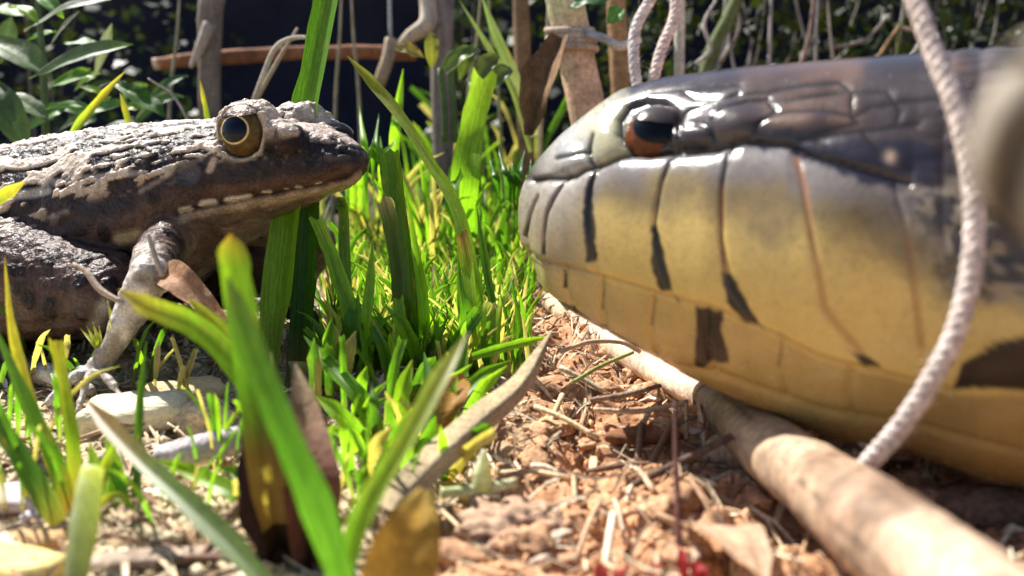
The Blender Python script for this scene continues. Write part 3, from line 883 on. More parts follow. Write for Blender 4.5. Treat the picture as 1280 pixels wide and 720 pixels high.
    below = sstep(1, 4, py - mlin) * head * (1 - limbmask)
    jawb = sstep(14, 9, py - mlin) * below
    col = col * (1 - below[:, None]) + (np.array([.20, .13, .09]) * (.5 + med)[:, None]) * below[:, None]
    col = col * (1 - jawb[:, None]) + tan * jawb[:, None]
    paint([(232, 222), (290, 216), (350, 214), (410, 205), (445, 200)], 16, (.025, .02, .025), 8, .75)
    paint([(262, 240), (330, 232), (390, 222), (435, 212)], 7, (.10, .052, .034), 5, .8)
    paint([(222, 266), (260, 259), (330, 244), (405, 229), (445, 214)], 3.2, (.05, .03, .026), 2, .9)
    for a_, b_ in (((226, 264), (236, 262)), ((252, 256), (268, 254)), ((284, 251), (311, 246)), ((330, 240), (338, 240)), ((357, 236), (361, 236)), ((372, 234), (376, 234)), ((395, 229), (401, 228))):
        paint([a_, b_], 3.0 + 1.2 * math.sin(a_[0]), (.66, .56, .44), 2.2, .95)
    paint([(175, 240), (215, 216), (252, 198)], 2.5, (.34, .27, .23), 3, .55)
    paint([(262, 212), (268, 200)], 4, (.5, .38, .28), 2, .9)
    paint([(60, 228), (110, 222), (178, 216)], 3.2, (.5, .44, .4), 3, .6)
    paint([(95, 270), (140, 262)], 16, (.03, .024, .03), 9, .7); paint([(110, 262), (165, 255)], 10, (.024, .02, .028), 6, .85)
    paint([(150, 298), (172, 292)], 8, (.36, .27, .16), 5, .8); paint([(195, 292), (212, 282)], 9, (.28, .18, .12), 6, .8)
    paint([(20, 245), (58, 238)], 5, (.5, .45, .4), 3, .8); paint([(60, 272), (85, 264)], 3, (.3, .25, .22), 3, .5)
    d = np.full(n, 1e9); d, _ = polydist(px, py, mouth)
    disp -= .055 * np.exp(-(d / 2.6) ** 2) * (1 - limbmask) * head
    # speckled forearms, sunlit tone and wet highlights painted into the pale colour
    dl, _t = polydist(px, py, [(190, 335), (186, 345), (142, 432), (115, 470), (80, 480)])
    la = sstep(46, 30, dl) * sstep(-1.95, -2.15, vm[:, 1]) * sstep(te - 3.4, te - 2.8, v[:, 0])
    spk = sstep(.4, .6, fbm(sk * 3.2, 3, 71))
    lc = np.array([.30, .25, .21])[None] * (1 - spk[:, None]) + np.array([.62, .56, .5]) * spk[:, None]
    col = col * (1 - la[:, None]) + lc * la[:, None]
    # pale rim round each eye
    for sgn in (-1,):
        ec = np.array([te, -.70, ze]); look = nrm(np.array([.10, -1, .16]))
        rel = vm - ec; ax_ = rel @ look; rad = np.linalg.norm(rel - ax_[:, None] * look, axis=1)
        k_ = (np.exp(-((rad - .40) / .028) ** 2) * sstep(-.35, 0, ax_))[:, None]
        col = col * (1 - k_) + np.array([.45, .37, .27]) * k_; k_ = k_ * (.4 + 1.2 * med)[:, None]; disp += .012 * k_[:, 0]
        disp -= .12 * sstep(.38, .32, rad) * sstep(-.3, 0, ax_)
    # eardrum
    dd = np.hypot(px - 236, (py - 217) * 1.1); k_ = (sstep(17, 14, dd) * (1 - limbmask))[:, None]
    col = col * (1 - .8 * k_) + np.array([.085, .082, .095]) * (.6 + .8 * med)[:, None] * .8 * k_
    disp += .035 * np.exp(-((dd - 16) / 3) ** 2) - .03 * k_[:, 0]
    # nostril
    for q_ in ((428, 190),):
        k_ = np.exp(-(((px - q_[0]) / 4) ** 2 + ((py - q_[1]) / 3) ** 2)); col = col * (1 - k_[:, None]); disp -= .05 * k_
    v2 = v + nr * disp[:, None]
    root = thing('frog', O, 'brown warty frog with pale broken ridges on its back, facing the snake', 'frog')
    mk('body', l2w(v2), fq if ok4 else fl, 'frog', col, root)
    for sgn in (-1, 1):
        ec = l2w(np.array([[te, sgn * .65, ze - .02]]))[0]
        look = nrm(.10 * FA + sgn * FL + np.array([0, 0, .16]))
        e = eye_parts(root, ec, .385, look, (.10, .058, .016), (.003, .004, .016), .50, (.03, .018, .01), squash=(1.1, .92), iris_ang=1.15, ball=(.012, .009, .008))
        V, Fc = cap_geo(ec, .385 * 1.075, nrm(np.array([0, 0, 1.0]) + sgn * FL * .12 - .05 * FA), .86, 16, 40)
        V = V + (fbm(V * 6, 3, 3)[:, None] - .5) * .05
        mk('eyelid', V, Fc, 'frog', np.array([.16, .12, .10]) * (.3 + 2.4 * sstep(.42, .62, fbm(V * 9, 3, 5)))[:, None], e)
        V, Fc = cap_geo(ec, .385 * 1.009, look, .57, 14, 40, (1.1, .93))
        mk('pupil_ring', V, Fc, 'eye', (.60, .46, .20), e)
    return root


build_frog()
# ------------------------------------------------------------------ things around the animals
# ------------------------------------------------------------------ cane on the ground, with the rope over the snake
CANE = (.50, .36, .22)
cr = thing('bamboo_cane', P(1000, 560, 8.3), 'thick pale bamboo cane lying under the snake towards the lower right corner', 'cane')
tube('near_section', [(1330, 850, 4.2), (1180, 728, 5.2), (1098, 662, 6.0), (1037, 615, 7.2), (958, 556, 8.8), (889, 499, 11.2)], [.345, .34, .335, .33, .315, .24], 'cane',
     [(0, (.48, .33, .23)), (.3, (.50, .35, .24)), (.42, (.34, .22, .15)), (.5, (.48, .34, .23)), (.62, (.36, .24, .16)), (.7, (.45, .31, .21)), (.8, (.34, .23, .15)), (1, (.26, .18, .12))], cr, n=160, ns=64, wob=.06, seed=3, stain=(.20, .12, .075))  # brown mottling, plus the snake's shadow painted in towards the node
tube('node_ring', [(894, 502, 11.05), (885, 496, 11.3)], [.27, .235], 'cane', [(0, (.2, .13, .08)), (1, (.3, .2, .12))], cr, n=4, ns=24, wob=.02)
tube('far_section', [(888, 498, 11.2), (840, 474, 12.0), (775, 436, 13.6), (722, 402, 15.4), (690, 378, 17)], [.20, .205, .21, .21, .2], 'cane',
     [(0, (.62, .5, .38)), (.5, (.58, .44, .31)), (1, (.5, .36, .24))], cr, n=40, ns=20, wob=.04, seed=5)


def rope(name, pts, rad, turns, col, label, cat='rope', group=None):
    path = spline([P(*p) for p in pts], 140)
    L = np.concatenate([[0], np.cumsum(np.linalg.norm(np.diff(path, axis=0), axis=1))]); L /= L[-1]
    T, A, B = frames(path)
    root = thing(name, path.min(0), label, cat, group)
    for k in range(3):
        ph = 2 * math.pi * (turns * L + k / 3)
        q = path + (A * np.cos(ph)[:, None] + B * np.sin(ph)[:, None]) * rad * .36
        V, Fc = tube_geo(q, rad * .66, 9, True, .05, k)
        mk('strand', V, Fc, 'rope', np.array(col) * (1 + .08 * (k - 1)), root)
    fz = []
    for _ in range(130):
        j = rnd.randrange(2, 137); an = rnd.uniform(0, 6.28); o_ = A[j] * math.cos(an) + B[j] * math.sin(an)
        b_ = path[j] + o_ * rad * .9; L_ = rnd.uniform(.5, 1.6) * rad
        e_ = b_ + o_ * L_ * .6 + T[j] * rnd.uniform(-1, 1) * L_
        V, Fc = tube_geo(spline([b_, (b_ + e_) / 2 + T[j] * L_ * .2, e_], 4), rad * .022, 3, False); fz.append((V, Fc, col))
    V, Fc, c_ = join(fz); mk('frayed_fibres', V, Fc, 'rope', c_, root, kind='stuff')
    return root


rope('rope', [(1122, -60, 7.1), (1140, -10, 7.0), (1165, 60, 6.85), (1196, 140, 6.65), (1215, 230, 6.55), (1216, 320, 6.5), (1196, 410, 6.5), (1160, 482, 6.6), (1120, 540, 6.8), (1085, 580, 7.1), (1050, 630, 7.7)], .08, 19,
     (.60, .52, .48), 'white twisted rope looping down in front of the snake neck')

# unidentified blurred shape close to the lens on the right, built as weathered wood
tube('grey_shape', [(1274, 165, 2.4), (1277, 165, 2.4), (1286, 165, 2.4), (1300, 166, 2.4), (1320, 168, 2.4), (1352, 176, 2.42), (1502, 260, 2.6), (2300, 700, 3.6)], [.02, .10, .17, .23, .265, .29, .31, .33], 'bark', [(0, (.27, .26, .26)), (.3, (.27, .25, .23)), (.7, (.30, .26, .21)), (1, (.28, .24, .2))], n=90, ns=28, wob=.03, seed=9,
     label='blurred grey rounded shape at the upper right edge', cat='grey_shape')

# ------------------------------------------------------------------ cane pole, binding and cords in the background
pole = thing('cane_pole', P(745, 331, 21), 'upright tan cane pole bound with cord behind the snake snout', 'pole')
tube('shaft', [(770, 345, 21), (745, 190, 21), (722, 80, 21), (704, -10, 21), (695, -60, 21)], [.46, .45, .44, .45, .46], 'cane', [(0, (.60, .38, .25)), (.6, (.62, .42, .28)), (.66, (.5, .45, .25)), (1, (.45, .42, .28))], pole, n=40, ns=22, wob=.04, seed=12)
for k in range(4):
    y = 38 + k * 8
    th = np.linspace(0, 2 * math.pi, 30)
    c0 = P(712 + (y - 38) * .2, y, 21)
    ring = c0 + np.stack([np.cos(th) * .53, np.sin(th) * .53, np.sin(th + k) * .05], 1)
    V, Fc = tube_geo(ring, .085, 8, False, .05, k); mk('binding', V, Fc, 'rope', (.42, .34, .28), pole)
for k, (a, b, cc) in enumerate((((640, 9), (745, -2), (.06, .16, .05)), ((690, 30), (760, 12), (.1, .25, .05)))):
    leaf('leaf', (a[0] + 70, a[1], 20.3), (b[0] + 20, b[1], 20.2), .5, cc, parent=pole, seed=k)
tube('cord', [(735, 42, 20.5), (755, 48, 20.3), (775, 58, 20.2), (800, 48, 20.0)], .10, 'rope', [(0, (.3, .3, .34)), (1, (.6, .55, .52))], n=20, ns=10, label='short grey cord running from the pole binding to the hanging ropes', cat='cord')
rope('hanging_rope', [(838, -60, 19.5), (818, -10, 19.4), (795, 35, 19.3), (793, 80, 19.2), (803, 150, 19.2), (806, 200, 19.2)], .125, 11, (.70, .62, .60), 'pale twisted rope hanging behind the snake head, left strand of two', group='ropes hanging behind the snake')
rope('hanging_rope', [(852, -60, 20), (846, -10, 19.8), (842, 25, 19.7), (826, 65, 19.6), (814, 120, 19.5), (812, 200, 19.5)], .13, 11, (.70, .58, .54), 'pinkish twisted rope hanging behind the snake head, right strand of two', group='ropes hanging behind the snake')
# curled piece of bark beside the pole
V, Fc = leaf_geo(P(704, 48, 20), P(664, 170, 19.6), .85, nrm(CAM - P(690, 100, 20)) + np.array([-.5, 0, .1]), bend=.08, fold=.35, wav=.5, seed=4, shape=(.5, .85, 1, .9, .25))
cc = np.array([.17, .095, .045]) * (.4 + 1.2 * fbm(V * 3.5, 3, 3))[:, None]
mk('dead_leaf', V, Fc, 'bark', cc, label='curled brown dead leaf hanging on the cane pole', cat='leaf')
tube('bamboo', [(662, 260, 27), (655, 120, 27), (650, -40, 27)], .25, 'cane', [(0, (.16, .10, .05)), (1, (.22, .13, .06))], n=20, ns=14, label='dull orange brown bamboo stem left of the cane pole', cat='stem')
tube('bamboo', [(786, 300, 25), (776, 120, 25), (768, -40, 25)], .27, 'cane', [(0, (.26, .15, .07)), (1, (.38, .22, .1))], n=20, ns=14, label='orange brown bamboo stem between the cane pole and the hanging ropes', cat='stem')
tube('sapling', [(846, 240, 24), (849, 90, 24), (850, -30, 24)], .14, 'bark', [(0, (.5, .48, .4)), (1, (.62, .58, .5))], n=20, ns=10, label='straight whitish stem right of the hanging ropes', cat='stem')
tube('sapling', [(870, 190, 27), (885, 80, 27), (912, 20, 27), (935, -30, 27)], [.24, .22, .2, .2], 'bark', [(0, (.10, .13, .05)), (1, (.12, .15, .06))], n=20, ns=12, label='leaning dark green stem behind the snake crown', cat='stem')

# stick, posts and tendril on the left
tube('stick', [(193, 80, 29), (260, 73, 29), (380, 66, 29), (520, 66, 29.4)], [.20, .24, .22, .25], 'bark', [(0, (.6, .45, .36)), (.05, (.24, .11, .06)), (1, (.22, .10, .055))], n=40, ns=14, wob=.2, seed=2, label='horizontal reddish brown stick tied across the dark background', cat='stick')
pr = thing('post', P(255, 260, 28.4), 'grey forked post standing across the left end of the horizontal stick', 'post')
tube('trunk', [(262, 290, 28.6), (262, 60, 28.4), (266, -10, 28.4), (270, -50, 28.4)], [.33, .36, .40, .42], 'bark', [(0, (.13, .10, .085)), (1, (.27, .23, .2))], pr, n=30, ns=14, wob=.12, seed=21)
tube('branch', [(262, 30, 28.0), (250, 60, 27.9), (238, 84, 27.8)], [.2, .17, .06], 'bark', [(0, (.33, .28, .24)), (1, (.4, .33, .28))], pr, n=14, ns=10, wob=.1, seed=22)
pr = thing('post', P(545, 255, 29), 'pale grey forked branch post above the grass, right end of the stick', 'post')
tube('trunk', [(556, 280, 30), (552, 60, 29.6), (552, -40, 29.6)], [.36, .4, .42], 'bark', [(0, (.15, .12, .1)), (1, (.3, .26, .25))], pr, n=30, ns=14, wob=.1, seed=23)
tube('branch', [(530, -40, 29), (536, 10, 29), (532, 32, 28.9), (512, 46, 28.8), (496, 62, 28.7)], [.28, .28, .3, .22, .12], 'bark', [(0, (.5, .43, .4)), (1, (.45, .36, .24))], pr, n=24, ns=12, wob=.1, seed=24)
tube('branch', [(490, 50, 28.4), (484, 75, 28.3), (474, 105, 28.2)], [.22, .2, .2], 'bark', [(0, (.4, .32, .24)), (1, (.3, .22, .13))], pr, n=14, ns=10, wob=.1, seed=25)
tube('dry_tendril', [(316, 128, 20), (330, 92, 20), (343, 62, 20), (360, 49, 20), (385, 47, 20), (404, 56, 20)], [.05, .06, .06, .05, .04, .02], 'dry', [(0, (.4, .34, .26)), (1, (.5, .46, .38))], n=30, ns=7, label='thin pale dry tendril curling above the frog eye', cat='tendril')
tube('dry_stalk', [(318, 130, 20.4), (345, 80, 20.3), (372, 35, 20.2)], [.05, .05, .03], 'dry', [(0, (.3, .24, .18)), (1, (.36, .3, .22))], n=16, ns=7, label='thin straight brown stem crossing the curled tendril', cat='stem')
tube('hanging_string', [(488, 48, 28), (487, 0, 28), (487, -40, 28)], .06, 'rope', [(0, (.4, .4, .42)), (1, (.45, .45, .5))], n=10, ns=7, label='thin grey cord hanging straight down beside the pale forked post', cat='cord')

# dark sheet closing the background; right half added to darken gaps between shrub leaves
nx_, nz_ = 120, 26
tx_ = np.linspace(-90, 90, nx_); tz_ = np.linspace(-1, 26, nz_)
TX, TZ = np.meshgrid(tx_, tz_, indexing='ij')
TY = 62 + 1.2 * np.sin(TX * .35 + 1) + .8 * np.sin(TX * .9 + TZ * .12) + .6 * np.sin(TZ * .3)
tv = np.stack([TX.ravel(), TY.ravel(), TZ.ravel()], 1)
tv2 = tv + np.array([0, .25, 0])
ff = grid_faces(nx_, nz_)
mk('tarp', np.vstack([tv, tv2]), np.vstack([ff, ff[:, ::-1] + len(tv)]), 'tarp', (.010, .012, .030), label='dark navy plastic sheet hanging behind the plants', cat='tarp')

# ------------------------------------------------------------------ undergrowth behind: shrubs with stems and small leaves
def shrub(x0, x1, y0, y1, h, nl, stems, col, label, seed, lsize=.5):
    r = np.random.default_rng(seed)
    root = thing('shrub', ((x0 + x1) / 2, (y0 + y1) / 2, 0), label, 'shrub', 'shrubs in the dark undergrowth')
    for st in stems:
        pts, rad, c0 = st
        tube('stem', pts, rad, 'bark', [(0, np.array(c0) * .7), (1, c0)], root, n=18, ns=7, wob=.12, seed=seed)
    # leaves: little folded diamonds
    c = np.stack([r.uniform(x0, x1, nl), r.uniform(y0, y1, nl), r.uniform(.3, h, nl)], 1)
    keep = fbm(c * .35, 3, seed) > .44; c = c[keep]; n = len(c)
    a = nrm(r.normal(size=(n, 3)) + np.array([0, 0, -.2])); b = nrm(np.cross(a, r.normal(size=(n, 3)))); nn = np.cross(a, b)
    L = r.uniform(.6, 1.5, n)[:, None] * lsize; W = L * r.uniform(.3, .5, n)[:, None]
    V = np.stack([c, c + a * L * .5 + b * W + nn * W * .3, c + a * L, c + a * L * .5 - b * W + nn * W * .3], 1).reshape(-1, 3)
    Fc = np.arange(n * 4).reshape(-1, 4)
    cc = np.array(col)[None] * r.uniform(.4, 1.6, (n, 1)) + r.uniform(0, .012, (n, 1)) * np.array([1.5, 1, 0])  # shade from above is put into the dark leaf colour
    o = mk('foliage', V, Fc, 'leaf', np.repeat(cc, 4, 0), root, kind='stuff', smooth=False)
    return root


def twigs(n, px0, px1, d0, d1, seed):
    r = random.Random(seed); S = []
    for _ in range(n):
        x = r.uniform(px0, px1); d = r.uniform(d0, d1); lean = r.uniform(-60, 60)
        pts = [(x, 150 + 3900 / d, d), (x + lean * .3 + r.uniform(-8, 8), 110, d), (x + lean * .7 + r.uniform(-8, 8), 50, d), (x + lean + r.uniform(-10, 10), -40, d)]
        S.append((pts, [r.uniform(.06, .11), .06, .04, .03], r.choice([(.22, .18, .14), (.3, .27, .25), (.16, .11, .08), (.14, .15, .07), (.36, .32, .29)])))
    return S


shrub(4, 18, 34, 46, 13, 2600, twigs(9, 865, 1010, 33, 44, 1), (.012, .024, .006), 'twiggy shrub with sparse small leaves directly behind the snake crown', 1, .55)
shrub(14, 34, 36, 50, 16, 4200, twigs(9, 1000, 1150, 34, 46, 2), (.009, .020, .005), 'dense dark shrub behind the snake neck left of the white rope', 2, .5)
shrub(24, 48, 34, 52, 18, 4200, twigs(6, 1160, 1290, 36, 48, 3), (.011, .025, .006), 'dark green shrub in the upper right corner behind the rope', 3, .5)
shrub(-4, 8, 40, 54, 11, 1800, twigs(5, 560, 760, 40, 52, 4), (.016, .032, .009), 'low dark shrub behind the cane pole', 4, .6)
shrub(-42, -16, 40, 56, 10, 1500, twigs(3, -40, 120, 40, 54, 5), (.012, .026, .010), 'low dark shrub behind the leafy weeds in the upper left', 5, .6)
for k, (pts, c_) in enumerate((([(985, 130, 31), (1012, 40, 31), (1018, -30, 31)], (.3, .2, .17)), ([(960, 140, 30), (962, 60, 30), (965, -30, 30)], (.38, .34, .32)), ([(1021, 130, 32), (1020, 60, 32), (1024, -30, 32)], (.34, .3, .28)),
                               ([(1085, 95, 30), (1105, 60, 30), (1124, 32, 30)], (.34, .22, .11)), ([(1120, 110, 30), (1122, 60, 30), (1124, 28, 30)], (.12, .15, .05)), ([(1124, 34, 30), (1150, 40, 30), (1165, 42, 30)], (.42, .36, .26)), ([(1130, 85, 30), (1148, 56, 30)], (.5, .48, .45)),
                               ([(870, 80, 26), (888, 62, 26), (880, 30, 26), (895, 0, 26)], (.5, .47, .42)), ([(900, 80, 29), (925, 30, 29), (905, -20, 29)], (.22, .18, .15)), ([(1040, 60, 31), (1080, 50, 31), (1110, 20, 31)], (.25, .21, .18)))):
    lab = ['reddish twig standing behind the snake crown', 'pale upright twig behind the snake crown', 'grey upright twig behind the middle of the snake head', 'orange brown leaning twig behind the snake neck', 'olive upright twig beside the orange leaning one', 'short pale side twig pointing at the white rope', 'short whitish twig low beside the white rope', 'pale crooked twig near the whitish stem', 'brown crooked twig behind the leaning green stem', 'thin grey brown branching twig behind the snake neck'][k]
    tube('twig', pts, [.07, .06, .045], 'bark', [(0, np.array(c_) * .8), (1, c_)], n=16, ns=7, wob=.15, seed=k, label=lab, cat='twig', group='twigs behind the snake')

for k, (x, l_, d, c_, lab) in enumerate(((575, 26, 26, (.36, .33, .2), 'pale dry stalk leaning right behind the seedling'), (632, -22, 27, (.3, .33, .14), 'greenish stalk left of the orange brown bamboo'), (672, 14, 24, (.42, .36, .24), 'straw coloured stalk behind the curled dead leaf'),
                                          (868, 40, 28, (.42, .38, .33), 'pale thin stalk leaning right beside the whitish stem'), (935, -30, 29, (.4, .36, .34), 'pale thin stalk leaning left behind the snake crown'), (1058, -24, 30, (.36, .3, .24), 'brown thin stalk leaning left behind the snake neck'), (1100, 30, 31, (.4, .37, .34), 'grey thin stalk leaning right behind the snake neck'),
                                          (415, 12, 27, (.3, .28, .18), 'dull stalk behind the tall broad blade'), (455, -16, 27, (.34, .3, .2), 'pale stalk left of the forked branch post'), (205, 20, 27, (.26, .24, .16), 'thin stalk left of the grey forked post'))):
    tube('dry_stalk', [(x, 150 + 3900 / d, d), (x + l_ * .4, 120, d), (x + l_ * .8, 50, d), (x + l_ * 1.1, -40, d)], [.06, .055, .045, .03], 'dry', [(0, np.array(c_) * .8), (1, c_)], n=16, ns=7, wob=.12, seed=k, label=lab, cat='stalk', group='stalks in the background')

# ------------------------------------------------------------------ leafy weeds upper left
DULL = (.12, .18, .085); GREY = (.19, .22, .17); MID = (.10, .24, .035); LIT = (.22, .38, .05)  # weed greens with half shade and sunlit spots put into the colour
w1 = thing('leafy_weed', P(60, 300, 21), 'broad leaved green weed behind the frog back at the left edge', 'weed')
tube('stem', [(55, 320, 21.5), (58, 180, 21.3), (52, 60, 21), (45, -20, 21)], [.12, .1, .08, .06], 'leaf', [(0, DULL), (1, DULL)], w1, n=20, ns=8)
LV = [((30, 38), (156, -4), 19, GREY, 20), ((36, 99), (167, 56), 27, DULL, 19.6), ((62, 58), (100, 14), 9, (.3, .32, .25), 20.5), ((-30, 45), (66, 98), 38, DULL, 21), ((12, 8), (48, 30), 16, LIT, 19.8), ((40, -10), (80, 22), 18, MID, 20.6),
      ((52, 138), (118, 136), 13, MID, 19.4), ((138, 104), (207, 146), 26, DKGREEN, 20), ((-10, 96), (36, 192), 34, (.05, .09, .035), 19.5), ((80, 55), (130, 62), 20, MID, 21.2), ((-10, 120), (60, 150), 30, DULL, 20.8), ((60, 110), (120, 95), 18, MID, 21.4),
      ((118, 96), (140, 30), 12, GREY, 22), ((20, 60), (70, 40), 16, MID, 21.6), ((-20, 10), (30, 20), 26, MID, 21.9), ((90, 150), (160, 128), 16, MID, 20.6), ((30, 165), (90, 130), 22, MID, 20.9), ((110, 170), (190, 160), 20, (.06, .12, .06), 20.7), ((0, 80), (14, 20), 20, (.06, .10, .05), 22.5), ((64, 190), (120, 150), 18, DULL, 21.5)]
for k, (a, b, w, c_, d) in enumerate(LV):
    sun_ = nrm(CAM - P(*a, d)) * .6 + np.array([rnd.uniform(-.3, .3), rnd.uniform(-.2, .2), rnd.uniform(.4, .9)])
    leaf('leaf', (*a, d), (*b, d - .3), w * d / F * 1.15, c_, sun_, w1, seed=k, tipcol=LIT if k in (1, 5) else None, bend=rnd.uniform(.02, .14), fold=.15)
w2 = thing('leafy_weed', P(180, 330, 24), 'low dark weed with small leaves right of the broad leaved one', 'weed')
for k in range(22):
    a = (rnd.uniform(60, 215), rnd.uniform(105, 200)); an = rnd.uniform(-.6, .9); l = rnd.uniform(30, 62)
    d = rnd.uniform(21, 26)
    leaf('leaf', (*a, d), (a[0] + l * math.cos(an), a[1] - l * math.sin(an), d), rnd.uniform(9, 17) * d / F, rnd.choice([DULL, MID, (.045, .085, .03), (.06, .12, .05), LIT]), None, w2, seed=k + 50, bend=rnd.uniform(.03, .2))
for k, (pts, w, lab) in enumerate((([(84, 176, 17), (120, 130, 17), (158, 88, 17)], 12, 'yellow green grass blade leaning right behind the frog back'), ([(164, 172, 18), (158, 140, 18), (150, 116, 18)], 9, 'short yellow green blade behind the frog shoulder'), ([(262, 160, 18), (256, 130, 18), (250, 100, 18)], 7, 'thin green blade rising behind the frog eye'),
                                   ([(-30, 262, 10.5), (5, 243, 10.4), (32, 226, 10.3)], 20, 'short yellow green blade tip in front of the frog flank at the left edge'))):
    blade('grass_tuft', pts, w, [(0, LIT), (.6, YEL), (1, (.42, .34, .1))], label=lab, cat='grass', group='single grass blades')
tube('dry_stalk', [(235, 150, 19), (215, 118, 19), (185, 98, 19)], [.03, .03, .02], 'dry', [(0, (.35, .3, .24)), (1, (.42, .37, .3))], n=12, ns=6, label='thin dry stalk arching behind the frog neck', cat='stem')

# ------------------------------------------------------------------ grass in the middle and front
def clump(base, label, blades):
    b = G(*base)
    r = thing('grass_clump', b, label, 'grass', 'grass clumps between frog and snake')
    for args in blades:
        pts, w, stops = args[:3]; kw = args[3] if len(args) > 3 else {}
        blade('blade', pts, w, stops, r, **kw)
    return r


g = lambda x, y: ('w', G(x, y, -.05))
S_main = [(0, PURP), (.22, (.16, .09, .03)), (.4, GREEN), (.85, LIME), (1, YEL)]
S_lime = [(0, (.2, .22, .05)), (.3, LIME), (.85, LIME), (1, (.42, .45, .12))]
S_green = [(0, (.3, .3, .12)), (.25, GREEN), (1, GREEN)]
S_dark = [(0, BROWN), (.3, DKGREEN), (1, GREEN)]
S_bright = [(0, GREEN), (.3, (.2, .42, .03)), (1, (.28, .48, .04))]
clump((365, 700), 'large blurred foreground grass clump with dark purple base', [
    ([g(352, 705), (330, 580, 7.1), (310, 450, 7.2), (296, 350, 7.3), (288, 292, 7.4)], 44, [(0, (.03, .012, .01)), (.3, (.05, .03, .01)), (.45, GREEN), (.8, LIME), (.93, YEL), (1, (.5, .3, .06))], {'taper': .1}),
    ([g(372, 708), (352, 600, 7.6), (342, 520, 7.8), (338, 440, 8)], 104, [(0, (.03, .012, .012)), (.5, (.05, .02, .014)), (.85, (.10, .06, .02)), (1, (.2, .18, .05))], {'fold': .35, 'taper': .6, 'mat': 'dry'}),
    ([g(392, 712), (385, 610, 7.4), (380, 520, 7.8), (368, 455, 8.1)], 74, [(0, PURP), (.5, (.16, .07, .04)), (1, (.35, .26, .14))], {'fold': .3, 'taper': .5, 'mat': 'dry'}),
    ([(432, 740, 5.9), (395, 630, 5.9), (348, 520, 5.95), (305, 410, 6.1), (284, 345, 6.2)], 44, [(0, (.14, .34, .04)), (.4, (.10, .28, .03)), (.7, (.12, .27, .04)), (1, (.14, .2, .06))], {'taper': .25}),
    ([(425, 745, 6.0), (455, 640, 6.1), (505, 555, 6.3), (552, 470, 6.6), (585, 415, 6.9)], 32, [(0, (.14, .36, .03)), (.5, (.26, .42, .06)), (1, (.4, .42, .2))], {'taper': .3}),
    ([(330, 520, 7.8), (290, 450, 7.9), (240, 405, 8.0), (190, 385, 8.1), (148, 362, 8.2)], 34, [(0, GREEN), (.5, LIME), (.8, YEL), (1, (.34, .24, .14))], {'taper': .2}),
    ([(318, 500, 8.2), (280, 420, 8.3), (235, 372, 8.4)], 30, [(0, GREEN), (1, (.36, .36, .06))]),
    ([g(415, 705), (400, 640, 7.2), (362, 560, 7.3), (345, 500, 7.4)], 26, [(0, (.4, .22, .15)), (1, (.5, .36, .3))], {'taper': .4}),
])
clump((350, 505), 'tall broad green blade standing beside the frog snout', [
    ([g(345, 505), (352, 400, 12.75), (365, 270, 13.05), (386, 150, 13.35), (412, 10, 13.7), (425, -60, 13.9)], 55, [(0, (.3, .34, .08)), (.25, LIME), (.6, GREEN), (1, GREEN)], {'fold': .26, 'cut': True, 'face': (-.55, -1, .05)}),
    ([g(372, 500), (378, 400, 13), (384, 300, 13.2), (388, 248, 13.3)], 34, [(0, (.3, .2, .08)), (.3, DKGREEN), (1, DKGREEN)], {'cut': True}),
    ([g(395, 520), (382, 470, 12.2), (360, 452, 12.2)], 30, [(0, (.2, .12, .06)), (.6, (.45, .4, .18)), (1, (.6, .5, .42))], {'fold': .3}),
])
clump((90, 660), 'grass clump in the lower left corner with reddish base', [
    ([g(92, 655), (70, 575, 8.3), (30, 490, 8.5), (-10, 400, 8.8)], 24, [(0, (.3, .1, .05)), (.3, GREEN), (1, GREEN)]),
    ([g(98, 650), (92, 560, 8.4), (80, 480, 8.6), (70, 425, 8.7)], 18, [(0, (.36, .16, .06)), (.4, LIME), (1, YEL)], {'cut': True}),
    ([g(80, 665), (50, 610, 8.0), (10, 545, 8.1), (-25, 500, 8.2)], 30, [(0, (.2, .14, .05)), (.4, (.07, .17, .03)), (1, (.06, .16, .04))]),
    ([g(85, 640), (62, 570, 8.9), (30, 470, 9.1), (14, 400, 9.2), (6, 322, 9.3)], 16, [(0, (.3, .26, .06)), (.5, YEL), (1, (.5, .4, .08))], {}),
    ([g(110, 660), (128, 590, 8.3), (150, 540, 8.4)], 16, [(0, (.3, .14, .05)), (1, LIME)]),
    ([g(105, 655), (140, 620, 8.0), (175, 640, 7.9)], 14, [(0, (.3, .2, .05)), (1, GREEN)]),
])
clump((165, 650), 'single thin dark blade standing before the pale wood flake', [([g(172, 655), (172, 590, 8.3), (176, 500, 8.5), (183, 425, 8.7)], 13, S_dark)])
clump((330, 730), 'long grey green blade lying diagonally across the lower left', [
    ([(345, 745, 6.4), (285, 675, 6.8), (225, 618, 7.2), (165, 562, 7.7), (108, 500, 8.3)], 30, [(0, (.12, .2, .07)), (.6, (.14, .22, .07)), (.8, (.26, .2, .09)), (1, (.3, .18, .09))], {'taper': .12}),
    ([g(330, 660), (290, 615, 8.2), (240, 590, 8.5), (195, 575, 8.6)], 26, [(0, GREEN), (.6, LIME), (1, LIME)]),
    ([g(340, 640), (312, 600, 8.6), (270, 582, 8.8)], 20, [(0, DKGREEN), (1, GREEN)])])
clump((130, 660), 'bright lime grass behind the pale cut stalk', [
    ([g(150, 640), (146, 590, 8.4), (132, 545, 8.6)], 24, S_bright), ([g(140, 645), (122, 600, 8.4), (112, 552, 8.6)], 22, S_bright), ([g(160, 640), (150, 600, 8.3), (135, 570, 8.4)], 20, S_green)])
